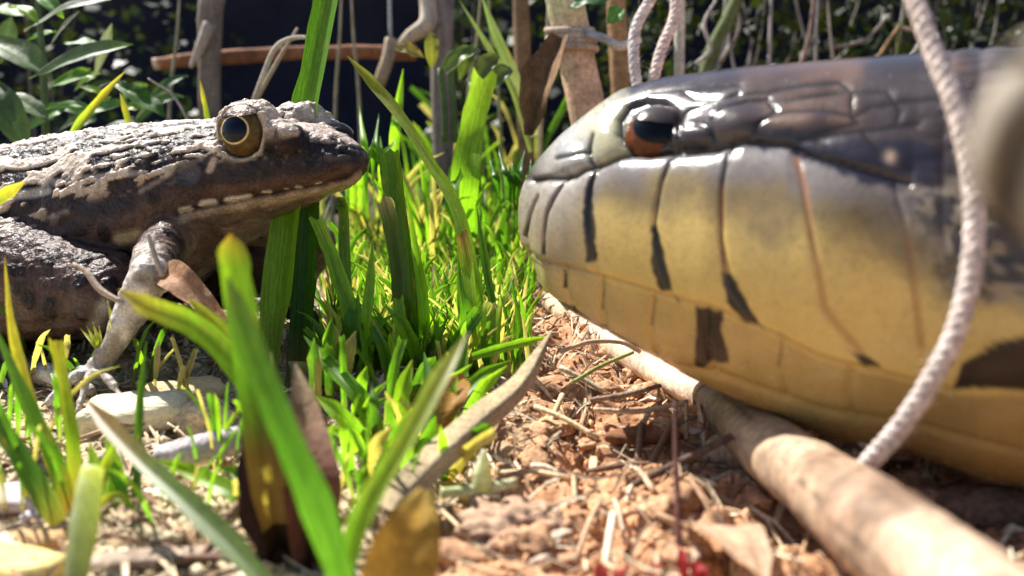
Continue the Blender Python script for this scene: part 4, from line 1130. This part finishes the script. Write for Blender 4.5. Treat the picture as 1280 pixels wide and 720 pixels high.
# cut stems in the middle
clump((515, 450), 'stout cut green stem just right of the frog snout', [
    ([g(516, 455), (512, 390, 12.4), (503, 300, 12.6), (494, 225, 12.8), (488, 188, 12.9)], 32, [(0, DKGREEN), (.5, (.09, .17, .02)), (1, (.15, .30, .03))], {'cut': True, 'fold': .3}),
    ([g(508, 450), (504, 390, 12.2), (492, 300, 12.3), (480, 248, 12.3)], 24, [(0, DKGREEN), (.8, (.14, .2, .03)), (1, (.5, .42, .22))], {'cut': True}),
    ([g(524, 450), (530, 400, 12.5), (522, 330, 12.7), (508, 240, 12.8)], 16, S_bright),
])
clump((585, 300), 'bright lime broad cut blade standing centre of the picture', [
    ([g(572, 330), (578, 250, 18.2), (590, 160, 18.4), (606, 92, 18.6)], 36, [(0, GREEN), (.4, (.22, .42, .03)), (1, (.32, .5, .05))], {'cut': True, 'fold': .12, 'face': (.1, -1, .1)}),
    ([g(566, 332), (566, 270, 18), (570, 210, 18)], 20, [(0, DKGREEN), (1, GREEN)], {'cut': True}),
    ([g(604, 330), (606, 280, 18.4), (604, 230, 18.4)], 12, S_green)])
clump((605, 455), 'long arching yellow green blade crossing the middle grass', [
    ([g(605, 455), (594, 350, 13.2), (572, 262, 13.6), (540, 205, 14), (505, 150, 14.4), (468, 105, 14.8), (434, 70, 15)], 18, [(0, GREEN), (.4, LIME), (.8, (.26, .3, .05)), (1, (.3, .26, .08))], {'taper': .15}),
    ([g(598, 458), (592, 400, 12.4), (585, 330, 12.6), (578, 290, 12.7)], 20, [(0, GREEN), (.6, LIME), (.9, (.4, .3, .08)), (1, (.25, .12, .05))], {'cut': True}),
    ([g(590, 455), (580, 400, 12.4), (572, 320, 12.5)], 16, S_green),
    ([g(612, 455), (618, 400, 12.6), (606, 320, 12.8), (596, 260, 13)], 13, S_dark)])
clump((450, 465), 'pair of bright blades forming a V below the frog snout', [
    ([g(452, 468), (440, 400, 12.2), (418, 330, 12.3), (396, 276, 12.4)], 22, S_bright, {'cut': True}),
    ([g(455, 468), (458, 410, 12.1), (464, 350, 12.1), (466, 296, 12.2)], 17, S_bright, {}),
    ([g(447, 468), (446, 420, 12.2), (440, 370, 12.2)], 26, [(0, DKGREEN), (1, GREEN)], {'cut': True}),
    ([g(440, 470), (434, 350, 12.8), (430, 262, 13), (424, 255, 13)], 18, [(0, DKGREEN), (1, (.2, .3, .06))], {'cut': True})])
clump((615, 445), 'short stout cut green stub under the snake snout', [
    ([g(612, 470), (616, 430, 12.2), (620, 380, 12.3)], 32, [(0, DKGREEN), (.6, GREEN), (.9, LIME), (1, (.6, .55, .3))], {'cut': True, 'fold': .35}),
    ([g(640, 470), (650, 420, 12.4), (640, 350, 12.5)], 10, S_green), ([(590, 446, 10.4), (640, 432, 10.5), (690, 420, 10.6)], 14, S_bright)])
clump((440, 540), 'low tangle of bright blades left of the grey husk', [
    ([g(480, 560), (450, 500, 10), (415, 460, 10.3), (380, 420, 10.6)], 26, S_green), ([g(470, 565), (430, 520, 9.8), (395, 495, 10)], 26, S_bright), ([g(500, 580), (520, 520, 9.5), (560, 480, 9.8), (590, 455, 10)], 24, S_bright),
    ([g(490, 575), (500, 500, 9.6), (515, 450, 9.8)], 26, S_lime), ([g(510, 585), (545, 530, 9.3), (572, 500, 9.5)], 20, S_green), ([g(520, 575), (560, 520, 10), (600, 470, 10.4), (640, 450, 10.6)], 18, S_green), ([g(460, 575), (440, 545, 9.4), (405, 535, 9.5)], 22, S_lime),
    ([g(535, 560), (540, 500, 10.2), (530, 440, 10.6)], 22, S_dark), ([g(560, 545), (575, 480, 10.8), (585, 430, 11)], 20, S_green)] + [
    ([g(bx := rnd.uniform(385, 590), by := rnd.uniform(470, 610)), (bx + (l_ := rnd.uniform(-45, 60)) * .4, by - (h_ := rnd.uniform(40, 110)) * .6, 3900 / (by - 150) - .1), (bx + l_, by - h_, 3900 / (by - 150) - rnd.uniform(0, .4))], rnd.uniform(9, 22), rnd.choice([S_green, S_bright, S_lime, S_bright, S_dark, [(0, (.4, .3, .12)), (1, (.6, .5, .22))]]), {'cut': rnd.random() < .3}) for _ in range(34)])
clump((655, 270), 'shaded green grass in front of the snake snout', [([g(640 + k * 5, 300), (640 + k * 6 + rnd.uniform(-8, 8), 240, 17), (638 + k * 8 + rnd.uniform(-14, 14), 185 + rnd.uniform(-8, 20), 17)], 9, [(0, DKGREEN), (1, (.06, .2, .02))]) for k in range(-2, 6)])  # shade on this clump is painted in as darker green
clump((470, 250), 'upright grass group behind the frog snout', [([g(450 + k * 7, 290), (448 + k * 7 + rnd.uniform(-5, 5), 215, 17.5), (446 + k * 8 + rnd.uniform(-12, 12), rnd.uniform(120, 180), 17.6)], rnd.uniform(7, 13), rnd.choice([S_green, S_lime, S_bright])) for k in range(-2, 6)])
clump((500, 250), 'small upright lime blade behind the stout stem', [([g(494, 270), (494, 180, 19), (498, 135, 19), (504, 86, 19)], 13, S_bright)])
clump((640, 190), 'two long pale blades leaning left of the bamboo stem', [
    ([(664, 190, 22), (640, 110, 22), (605, 50, 22), (574, 0, 22)], 9, [(0, (.2, .25, .12)), (1, (.25, .32, .18))]), ([(668, 170, 22), (640, 90, 22), (618, 40, 22), (602, -5, 22)], 16, [(0, (.5, .5, .45)), (.5, (.2, .28, .14)), (1, (.3, .38, .22))])])
clump((90, 460), 'fan of thin yellow blades under the frog belly', [([g(150, 465), (128, 440, 11.6), (100 + k * 8, 402 + (k % 2) * 5 + (8 if k == 0 else 0), 11.6)], 8, [(0, LIME), (1, (.5, .48, .06))]) for k in range(4)] + [([g(160, 440), (146, 420, 11.5), (134, 375, 11.4)], 9, [(0, GREEN), (1, (.5, .48, .1))])])

def thin_clump(cx_, cy_, n_, spread, hmin, hmax, label, pal):
    bl = []
    for _ in range(n_):
        bx = cx_ + rnd.gauss(0, spread); by = cy_ + rnd.uniform(-14, 14); d_ = 3900 / (by - 150); h_ = rnd.uniform(hmin, hmax); l_ = rnd.gauss(0, .35) * h_
        cut_ = rnd.random() < .35
        bl.append(([g(bx, by), (bx + l_ * .3, by - h_ * .5, d_), (bx + l_ * .75, by - h_ * .85, d_ - .1), (bx + l_ * (1.2 if not cut_ else 1), by - h_ * (1 if cut_ else .98), d_ - .15)], rnd.uniform(4, 10), rnd.choice(pal), {'cut': cut_, 'n': 12, 'na': 3}))
    return clump((cx_, cy_), label, bl)


S_dry = [(0, (.35, .26, .12)), (.5, (.55, .45, .22)), (1, (.62, .54, .32))]
PALT = [S_green, S_bright, S_lime, S_green, S_dry, S_dry, S_dark]
for cx_, cy_, n_, sp_, h0, h1, lab in ((480, 330, 16, 26, 60, 150, 'thin upright blades behind the stout cut stem'), (545, 350, 18, 22, 60, 170, 'dense thin blades between stout stem and lime blade'), (600, 360, 16, 20, 60, 150, 'thin blades right of the arching blade'),
                                       (640, 380, 14, 16, 40, 110, 'thin dry and green blades just below the snake snout'), (430, 400, 14, 20, 40, 120, 'thin blades under the frog chin'), (530, 430, 18, 30, 40, 120, 'thin messy blades in front of the stout cut stem'),
                                       (590, 470, 16, 26, 30, 90, 'low thin blades above the husk'), (420, 480, 14, 24, 30, 90, 'low thin blades right of the tall broad blade'), (520, 275, 14, 34, 50, 120, 'far thin blades around the seedling stems'), (625, 290, 12, 18, 40, 110, 'far thin blades left of the curled dead leaf'), (655, 280, 12, 14, 60, 190, 'far thin blades rising behind the curled dead leaf'), (585, 262, 12, 26, 60, 200, 'farthest thin stalks rising left of the bamboo')):
    thin_clump(cx_, cy_, n_, sp_, h0, h1, lab, PALT)
thin_clump(205, 492, 9, 30, 40, 110, 'thin blades and straws in front of the frog foreleg', PALT)
thin_clump(50, 475, 9, 34, 30, 90, 'thin blades and straws below the frog flank', PALT)
thin_clump(290, 590, 10, 26, 40, 120, 'thin blades left of the large foreground clump', PALT)
thin_clump(450, 620, 14, 34, 40, 130, 'thin blades right of the large foreground clump', PALT)
thin_clump(20, 640, 8, 20, 60, 150, 'thin blades at the far left in front of the lilac flake', PALT)
thin_clump(40, 560, 9, 34, 40, 110, 'thin blades at the left edge behind the corner clump', PALT)
thin_clump(230, 640, 8, 30, 25, 70, 'low thin blades under the diagonal grey green blade', PALT)

# round leaved seedling in the middle background
sd_ = thing('seedling', P(560, 260, 20), 'small seedling with oval yellow green leaves above the middle grass', 'plant')
for k, (a, b, c_) in enumerate((((540, 84), (540, 42), (.2, .2, .04)), ((550, 92), (594, 62), (.14, .2, .05)), ((575, 100), (594, 56), (.12, .17, .04)), ((590, 110), (622, 68), (.11, .14, .04)), ((530, 72), (495, 60), (.26, .2, .05)), ((612, 110), (640, 86), (.1, .14, .05)))):
    leaf('leaf', (*a, 20), (*b, 19.8), .34 + .1 * (k % 2), c_, None, sd_, seed=k + 80, shape=(.2, .85, 1, .9, .3))
for k, (a, b) in enumerate((((556, 178), (550, 86)), ((568, 178), (562, 84)), ((578, 180), (590, 104)))):
    tube('stem', [(*a, 20), ((a[0] + b[0]) / 2 + 2, (a[1] + b[1]) / 2, 20), (*b, 20)], .075, 'leaf', [(0, (.10, .16, .06)), (1, (.14, .2, .08))], sd_, n=10, ns=7)

# fine grass that nobody could count
parts = []
for k in range(4200):
    px = rnd.gauss(545, 68); py = rnd.uniform(215, 470)
    if px > 665 or px < 400: continue
    b = G(px, py, -.03)
    if b[1] > 26: continue
    h = rnd.uniform(.35, 1.15); an = rnd.uniform(0, 6.28); le = rnd.uniform(.1, .8) * h
    tip = b + np.array([math.cos(an) * le, math.sin(an) * le, h]); md_ = (b + tip) / 2 + np.array([0, 0, h * .15])
    path = spline([b, md_, tip], 5); w = rnd.uniform(.04, .09) * np.array([.8, 1, .9, .6, .1])
    V, Fc = blade_geo(path, w, (rnd.uniform(-.6, .6), -1, .2), .2, 3)
    c_ = rnd.choice([GREEN, GREEN, LIME, (.2, .32, .06), (.45, .40, .18), DKGREEN, DKGREEN, (.55, .47, .28), (.6, .52, .34)])
    parts.append((V, Fc, c_))
V, Fc, cc = join(parts)
mk('grass', V, Fc, 'grass', cc, kind='stuff', label='fine short green and dry grass between frog and snake', cat='grass')
parts = []
for k in range(900):
    x = rnd.uniform(-16, 14); y = rnd.uniform(17, 38)
    b = np.array([x, y, gz(x, y) - .05]); h = rnd.uniform(.4, 1.8); an = rnd.uniform(0, 6.28); le = rnd.uniform(.2, .9) * h
    tip = b + np.array([math.cos(an) * le, math.sin(an) * le, h])
    path = spline([b, (b + tip) / 2 + np.array([0, 0, h * .15]), tip], 5)
    V, Fc = blade_geo(path, rnd.uniform(.05, .13) * np.array([.8, 1, .9, .6, .1]), (rnd.uniform(-.6, .6), -1, .2), .2, 3)
    parts.append((V, Fc, rnd.choice([DKGREEN, (.05, .1, .03), (.09, .15, .04), (.2, .17, .1), (.3, .25, .16)])))
V, Fc, cc = join(parts)
mk('rough_grass', V, Fc, 'grass', cc, kind='stuff', label='thin dark rough grass under the background plants', cat='grass')

# ------------------------------------------------------------------ pieces lying on the ground
# split grey husk leaning to the right
hp = spline([P(492, 640, 7.9), P(540, 585, 8.3), P(600, 530, 8.8), P(655, 480, 9.4), P(690, 415, 10)], 26)
hw = np.interp(np.linspace(0, 1, 26), [0, .1, .6, .85, 1], [.26, .34, .32, .2, .04])
V, Fc = blade_geo(hp, hw, nrm(np.array([.3, -1, .3])), -.5, 9)
cc = lerpc([(0, (.52, .40, .22)), (.35, (.46, .35, .2)), (.6, (.30, .26, .21)), (1, (.3, .26, .22))], np.tile(np.linspace(0, 1, 9), 26)) * (.7 + .6 * fbm(V * 3, 3, 6))[:, None]  # lit tan edge and shaded grey flank painted across the width
mk('husk', V, Fc, 'dry', cc, label='split grey brown husk leaning right beside the bare soil', cat='husk')
leaf('dead_leaf', P(485, 760, 5.9), P(530, 612, 6.3), .5, (.36, .21, .03), nrm(np.array([.1, -1, .3])), mat='dry_leaf', bend=.1, fold=.1, seed=3, shape=(.7, 1, .95, .7, .15), tipcol=(.4, .28, .06), label='blurred ochre leaf in front of the grey husk foot', cat='leaf')
leaf('dead_leaf', P(548, 545, 9.2), P(580, 468, 9.8), .34, (.34, .17, .03), None, mat='dry_leaf', seed=5, label='small orange brown leaf between grass and husk', cat='leaf')
leaf('dead_leaf', P(196, 335, 11.4), P(282, 402, 10.9), .42, (.36, .19, .10), nrm(np.array([.1, -.8, .6])), mat='dry_leaf', seed=7, shape=(.6, 1, .9, .6, .2), label='orange brown dead leaf in front of the frog arm', cat='leaf')
tube('dry_stalk', [(185, 292, 10.9), (193, 318, 10.9), (203, 345, 10.9)], [.025, .03, .035], 'dry', [(0, (.5, .42, .38)), (1, (.42, .33, .26))], n=10, ns=8, label='short pale dry stalk above the orange dead leaf by the frog arm', cat='stem')
tube('dry_stalk', [(92, 330, 10.6), (108, 340, 10.5), (125, 362, 10.4), (152, 378, 10.3)], [.025, .035, .04, .03], 'dry', [(0, (.35, .25, .19)), (1, (.4, .31, .24))], n=14, ns=8, label='bent brown dry stalk in front of the frog flank', cat='stem')


def on_ground(name, px, py, V, Fc, mat, col, label, cat, rz=0, rx=0, lift=0.0, group=None, seed=0, var=.35, parent=None):
    b = G(px, py); V = rot(V, rz, rx) + b + np.array([0, 0, lift])
    c = np.array(col) * (1 - var / 2 + var * fbm(V * 3 + seed, 3, seed))[:, None]
    return mk(name, V, Fc, mat, c, label=label, cat=cat, group=group)


on_ground('wood_flake', 168, 528, *chip_geo(1.25, .8, .30, 5), 'wood_chip', (.78, .68, .46), 'thick cream wood flake lying left of the foreground grass', 'wood', .1, .22, .12)
on_ground('wood_flake', 232, 500, *chip_geo(1.1, .5, .2, 8), 'wood_chip', (.62, .48, .27), 'tan wood flake tilted behind the thick cream flake', 'wood', .25, .3, .12)
V, Fc = rock_geo((.42, .36, .30), 31, 4, .45, 2.0); h_ = cells(V * 7, 5)
on_ground('clod', 255, 532, V * (1 - .10 * sstep(.3, .1, h_))[:, None], Fc, 'soil', (.62, .46, .27), 'tan porous clod right of the cream wood flake', 'clod', lift=.05)
tube('grey_stick', [(196, 574, 8.9), (245, 562, 9), (300, 549, 9.1)], [.13, .15, .14], 'bark', [(0, (.5, .44, .44)), (1, (.42, .37, .38))], n=20, ns=12, wob=.1, label='short lilac grey stick below the porous clod', cat='stick')
on_ground('pebble', 246, 580, *rock_geo((.16, .13, .12), 3, 2, .3), 'soil', (.75, .68, .55), 'small whitish pebble beside the lilac grey stick', 'pebble', lift=.08)
pk = thing('cut_stalk', G(100, 705), 'pale greenish white cut stalk upright in the lower left', 'stalk')
tube('stem', [(92, 735, 6.9), (104, 660, 7.1), (112, 605, 7.25), (117, 584, 7.3)], [.08, .11, .10, .085], 'grass', [(0, (.3, .33, .22)), (.6, (.55, .58, .42)), (1, (.72, .72, .6))], pk, n=24, ns=14, wob=.15)
on_ground('wood_flake', 25, 632, *chip_geo(.75, .45, .14, 12), 'wood_chip', (.6, .5, .5), 'lilac white wood flake at the left edge', 'wood', -.1, .2, .08)
on_ground('wood_flake', 60, 650, *chip_geo(.45, .2, .1, 13), 'wood_chip', (.5, .44, .5), 'thin greyish flake right of the lilac white one', 'wood', .2, .1, .06)
on_ground('wood_flake', 192, 622, *chip_geo(.26, .12, .06, 14), 'wood_chip', (.75, .7, .6), 'small white splinter under the diagonal grass blade', 'wood', .2, 0, .06)
on_ground('wood_flake', 22, 715, *chip_geo(.8, .4, .2, 15), 'wood_chip', (.72, .55, .22), 'blurred yellow chip in the bottom left corner', 'wood', 0, .2, .05)
on_ground('wood_flake', 50, 682, *chip_geo(.5, .3, .14, 16), 'wood_chip', (.55, .34, .16), 'blurred orange brown chip above the yellow corner chip', 'wood', .5, .2, .05)
on_ground('bark_strip', 120, 460, *chip_geo(1.2, .35, .14, 17), 'bark', (.38, .25, .17), 'brown bark strip below the frog hand', 'bark', .1, .1, .06)
on_ground('bark_strip', 200, 705, *chip_geo(1.2, .22, .08, 18), 'bark', (.42, .31, .24), 'flat greyish bark strip at the bottom left', 'bark', .2, .1, .06)
on_ground('stone', 430, 412, *rock_geo((.42, .3, .28), 6, 3, .4), 'soil', (.33, .28, .30), 'purple grey stone behind the V of bright blades', 'stone', .3, 0, .1)
on_ground('stone', 487, 392, *rock_geo((.3, .22, .18), 7, 3, .4), 'soil', (.42, .36, .38), 'small lilac stone left of the stout cut stem', 'stone', .3, 0, .1)
for k, (x, y, r_) in enumerate(((425, 190, .7), (432, 160, .55), (420, 225, .6))):
    on_ground('stone', x, y + 40, *rock_geo((r_, r_ * .8, r_ * .9), 11 + k, 3, .45), 'soil', (.16, .14, .17), ['dark purplish stone behind the frog snout, lowest of three', 'dark purplish stone behind the frog snout, farthest of three', 'dark purplish stone behind the frog snout, nearest of three'][k], 'stone', lift=.5, group='dark stones behind the frog')
# right-hand soil
on_ground('bark_strip', 806, 552, *chip_geo(.95, .26, .1, 21), 'bark', (.20, .09, .045), 'flat red brown bark strip on the soil under the snake chin', 'bark', .05, .3, .08)
on_ground('clod', 925, 572, *rock_geo((.40, .32, .26), 41, 3, .6, 1.6), 'soil', (.46, .30, .19), 'large tan clod touching the cane', 'clod', lift=.1)
on_ground('clod', 1062, 590, *rock_geo((.42, .3, .24), 42, 3, .7, 1.8), 'soil', (.48, .31, .2), 'knobbly tan clod between the cane and the snake belly', 'clod', lift=.12)
on_ground('clod', 1030, 572, *rock_geo((.2, .16, .16), 43, 3, .6, 1.8), 'soil', (.46, .27, .16), 'small orange clod beside the rope foot', 'clod', lift=.1)
on_ground('clod', 1230, 640, *rock_geo((.5, .3, .2), 44, 3, .5), 'soil', (.32, .2, .14), 'flat brown clod in the shade under the snake belly', 'clod', lift=.05)
on_ground('clod', 640, 655, *rock_geo((.5, .4, .2), 45, 4, 1.0, 5), 'soil', (.47, .31, .21), 'wide pale pinkish clod at the bottom centre', 'clod', lift=-.02)
leaf('dead_leaf', G(868, 660, .1), G(950, 730, .3), .55, (.52, .36, .24), np.array([.2, -.4, 1]), mat='dry_leaf', bend=.15, seed=9, shape=(.5, 1, 1, .7, .2), label='curled tan dead leaf at the bottom beside the cane', cat='leaf')
tube('twig', [(788, 608, 8.6), (850, 578, 8.7), (915, 545, 8.8)], [.035, .045, .04], 'bark', [(0, (.11, .07, .05)), (1, (.14, .09, .07))], n=16, ns=8, label='straight dark twig leaning on the cane', cat='twig')
tube('twig', [(738, 500, 11), (780, 494, 11), (826, 482, 11.1)], [.03, .045, .03], 'bark', [(0, (.28, .2, .15)), (1, (.24, .17, .13))], n=14, ns=8, label='thin brown twig on the soil beneath the snake jaw', cat='twig')
tube('dry_straw', [(742, 512, 10.6), (800, 514, 10.6), (860, 502, 10.6)], [.03, .035, .03], 'dry', [(0, (.58, .42, .28)), (1, (.6, .46, .3))], n=14, ns=7, label='long pale straw below the thin brown twig', cat='straw')
tube('dry_straw', [(716, 478, 11.4), (750, 458, 11.5), (792, 440, 11.6)], [.03, .03, .025], 'dry', [(0, (.3, .34, .1)), (1, (.4, .42, .16))], n=12, ns=7, label='greenish straw leaning under the snake chin', cat='straw')
tube('dry_straw', [(700, 440, 11.8), (735, 428, 11.8), (775, 428, 11.9), (800, 440, 12)], [.03, .035, .03, .03], 'dry', [(0, (.45, .32, .24)), (1, (.5, .37, .28))], n=16, ns=7, label='arched dry stalk along the snake chin', cat='straw')
tube('dry_straw', [(552, 616, 8.2), (600, 612, 8.3), (645, 603, 8.4)], [.05, .06, .05], 'dry', [(0, (.4, .46, .2)), (1, (.6, .58, .34))], n=14, ns=8, label='pale green straw at the foot of the husk', cat='straw')
tube('plant_stub', [(602, 612, 8.3), (603, 590, 8.3), (605, 562, 8.3)], [.10, .09, .02], 'leaf', [(0, (.5, .52, .25)), (.6, (.75, .74, .5)), (1, (.7, .7, .6))], n=12, ns=10, label='small whitish green stub beside the husk', cat='plant')
tube('dry_stalk', [(850, 745, 7), (848, 660, 7.4), (845, 580, 7.7), (843, 500, 8)], [.035, .03, .025, .015], 'bark', [(0, (.12, .04, .03)), (1, (.10, .05, .04))], n=20, ns=8, label='thin dark upright stem over the soil left of the cane', cat='stem')
rs = thing('red_sprout', G(860, 715), 'small crimson sprout at the bottom edge left of the cane', 'sprout')
for k, (a, b, w_) in enumerate((((858, 745), (850, 682), .09), ((875, 745), (870, 700), .13), ((865, 745), (884, 708), .09))):
    leaf('leaf', (*a, 6.9), (*b, 7), w_, (.34, .03, .035), None, rs, seed=k + 100)
rs = thing('red_sprout', G(780, 718), 'low cluster of tiny red leaves at the bottom edge', 'sprout')
for k in range(7):
    x = 745 + k * 12 + rnd.uniform(-4, 4)
    leaf('leaf', (x, 742, 6.8), (x + rnd.uniform(-8, 8), 706 + rnd.uniform(-4, 8), 6.85), .09, (.36, .05, .04), None, rs, seed=k + 110)

LM = [('frog hand', 115, 475), ('cream wood flake', 168, 528), ('porous clod', 255, 532), ('lilac grey stick', 245, 562), ('pale cut stalk', 110, 650), ('yellow corner chip', 22, 715), ('lower left grass clump', 85, 640), ('large foreground clump', 365, 690),
      ('V of bright blades', 450, 440), ('stout cut stem', 512, 400), ('lime broad blade', 580, 280), ('short cut stub', 616, 440), ('low bright tangle', 500, 540), ('husk', 600, 540), ('ochre leaf', 505, 680), ('pale green straw', 600, 612), ('wide pinkish clod', 640, 655),
      ('red brown bark strip', 806, 552), ('straight dark twig', 850, 578), ('dark upright stalk', 848, 640), ('crimson sprout', 860, 700), ('tan dead leaf', 905, 695), ('large tan clod', 925, 572), ('cane node', 889, 495), ('snake chin', 760, 430), ('rope foot', 1085, 590), ('near end of the cane', 1150, 690), ('red leaf cluster', 780, 715), ('thin brown twig', 780, 494)]


USED = set()


def uniq(head, pt):
    for k in range(6):
        l = f'{head} {where(pt, k)}'
        if len(l.split()) > 16: l = l.replace('lying ', '').replace('well ', '')
        if len(l.split()) > 16: l = l.replace(' bit', '')
        if l not in USED: break
    USED.add(l)
    return l


def where(pt, k=0):
    x, y, _ = project(np.asarray(pt, float)[None]); x, y = float(x[0]), float(y[0])
    srt = sorted(LM, key=lambda l: math.hypot(l[1] - x, l[2] - y)); n_, lx, ly = srt[0]
    dx, dy = x - lx, y - ly; dist = math.hypot(dx, dy)
    side = ('right of' if dx > 0 else 'left of') if abs(dx) > abs(dy) else ('below' if dy > 0 else 'above')
    far = 'close ' if dist < 32 else ('' if dist < 70 else 'well ')
    return f'lying {far}{side} the {n_}' + (f', towards the {srt[k][0]}' if k else '')


def hue(c):
    v = max(c); return 'dark brown' if v < .26 else 'brown' if v < .42 else 'tan' if v < .56 else 'pale'


# scattered straws, bits of bark and clods one can pick out
REG = {'left': ((0, 330), (455, 715)), 'middle': ((400, 680), (300, 520)), 'right': ((560, 1180), (430, 715))}
SL = {'left': 'dry straw bit lying on the ground below the frog', 'middle': 'dry straw bit among the middle grass', 'right': 'dry straw bit on the reddish soil below the snake'}
BL = {'left': 'small wood splinter on the ground below the frog', 'middle': 'small wood splinter among the middle grass', 'right': 'small brown splinter on the reddish soil below the snake'}
KL = {'left': 'small pale clod on the ground below the frog', 'middle': 'small dry clod among the middle grass', 'right': 'small reddish tan clod on the soil below the snake'}
for reg, ((xa, xb), (ya, yb)) in REG.items():
    ns_ = {'left': 40, 'middle': 45, 'right': 70}[reg]
    for k in range(ns_):
        b = G(rnd.uniform(xa, xb), rnd.uniform(ya, yb)); L = rnd.uniform(.25, 1.1); an = rnd.uniform(0, 3.14)
        dv = np.array([math.cos(an), math.sin(an), 0]) * L / 2
        p0, p1 = b - dv, b + dv; p0[2] = gz(*p0[:2]) + .04; p1[2] = gz(*p1[:2]) + rnd.uniform(.04, .22)
        pm = (p0 + p1) / 2; pm[2] = max(pm[2], gz(*pm[:2]) + .04) + rnd.uniform(0, .06)
        c_ = np.array(rnd.choice([(.6, .46, .28), (.5, .34, .22), (.36, .22, .13), (.66, .55, .4), (.2, .12, .08)])) * rnd.uniform(.8, 1.15)
        tube('dry_straw', [p0, pm, p1], [rnd.uniform(.015, .04)] * 2, 'dry', [(0, c_), (1, c_)], n=7, ns=5, world_pts=True, wob=.1, seed=k, label=uniq(f"{'long' if L > .7 else 'short' if L > .4 else 'tiny'} {hue(c_)} straw bit", pm), cat='straw', group='dry straw bits on the ground')
    for k in range({'left': 26, 'middle': 14, 'right': 46}[reg]):
        V, Fc = chip_geo(rnd.uniform(.14, .55), rnd.uniform(.04, .15), rnd.uniform(.015, .05), 300 + k, 6)
        c_ = rnd.choice([(.6, .45, .28), (.45, .28, .17), (.28, .15, .09), (.7, .6, .45), (.5, .38, .3)])
        x_, y_ = rnd.uniform(xa, xb), rnd.uniform(ya, yb)
        on_ground('splinter', x_, y_, V, Fc, 'wood_chip', c_, uniq(f"{'long' if np.ptp(V[:, 0]) > .35 else 'short'} {hue(c_)} wood splinter", G(x_, y_)), 'splinter', rnd.uniform(0, 3), rnd.uniform(-.4, .4), .05, 'wood splinters on the ground', k)
    for k in range({'left': 24, 'middle': 12, 'right': 60}[reg]):
        s_ = rnd.uniform(.05, .2 if reg == 'right' else .12)
        V, Fc = rock_geo((s_ * rnd.uniform(1, 1.7), s_ * rnd.uniform(.7, 1.1), s_ * rnd.uniform(.4, .7)), 500 + k, 3, 1.3, 2.6)
        c_ = (.45, .26, .15) if reg == 'right' else (.55, .44, .29)
        x_, y_ = rnd.uniform(xa, xb), rnd.uniform(ya, yb); c_ = np.array(c_) * rnd.uniform(.7, 1.2)
        on_ground('clod', x_, y_, V, Fc, 'soil', c_, uniq(f"{'bigger' if s_ > .13 else 'small' if s_ > .085 else 'tiny'} {hue(c_)} clod", G(x_, y_)), 'clod', rnd.uniform(0, 3), 0, s_ * .2, 'small clods on the ground', k)
# crumbs and fibres too many to count
cr_parts = []; Vi, Fi = ICO[1]
xs = rng.uniform(-8, 8, 9000); ys = rng.uniform(5.5, 20, 9000); zs = gza(xs, ys); s_ = rng.uniform(.012, .045, 9000) * rng.choice([1, 1, 1.6], 9000)
jit = rng.normal(1, .25, (9000, len(Vi), 3)) * rng.uniform(.35, 1.7, (9000, 1, 3))
V = (Vi[None] * jit * s_[:, None, None] + np.stack([xs, ys, zs + s_ * .3], 1)[:, None]).reshape(-1, 3)
Fc = (Fi[None] + (np.arange(9000) * len(Vi))[:, None, None]).reshape(-1, 3)
mixs = sstep(-1.6, .6, xs)[:, None]
cc = (np.array([.62, .50, .33]) * (1 - mixs) + np.array([.48, .27, .15]) * mixs) * rng.uniform(.5, 1.4, (9000, 1))
mk('soil_crumbs', V, Fc, 'soil', np.repeat(cc, len(Vi), 0), kind='stuff', label='loose soil crumbs and grit over the ground', cat='soil')
parts = []
nf_ = 4200
xs = rng.uniform(-8, 8, nf_); ys = rng.uniform(5.5, 20, nf_)
for k in range(nf_):
    L = rnd.uniform(.12, .6); an = rnd.uniform(0, 3.14); dv = np.array([math.cos(an), math.sin(an), 0]) * L / 2
    b = np.array([xs[k], ys[k], 0]); q0, q1 = b - dv, b + dv
    h3 = gza(np.array([q0[0], b[0], q1[0]]), np.array([q0[1], b[1], q1[1]])) + .03
    path = np.array([[q0[0], q0[1], h3[0]], [b[0], b[1], h3[1] + rnd.uniform(0, .08)], [q1[0], q1[1], h3[2] + rnd.uniform(0, .12)]])
    V, Fc = blade_geo(path, np.array([.7, 1, .5]) * rnd.uniform(.015, .06), (rnd.uniform(-.4, .4), -.5, 1), .3, 3)
    parts.append((V, Fc, np.array(rnd.choice([(.6, .47, .3), (.45, .3, .19), (.3, .18, .1), (.68, .58, .42), (.16, .1, .06)]))))
V, Fc, cc = join(parts)
mk('litter_fibres', V, Fc, 'dry', cc, kind='stuff', label='fine dry plant fibres scattered over the soil', cat='litter')

for o in list(bpy.data.objects):
    if '_o' in o: del o['_o']
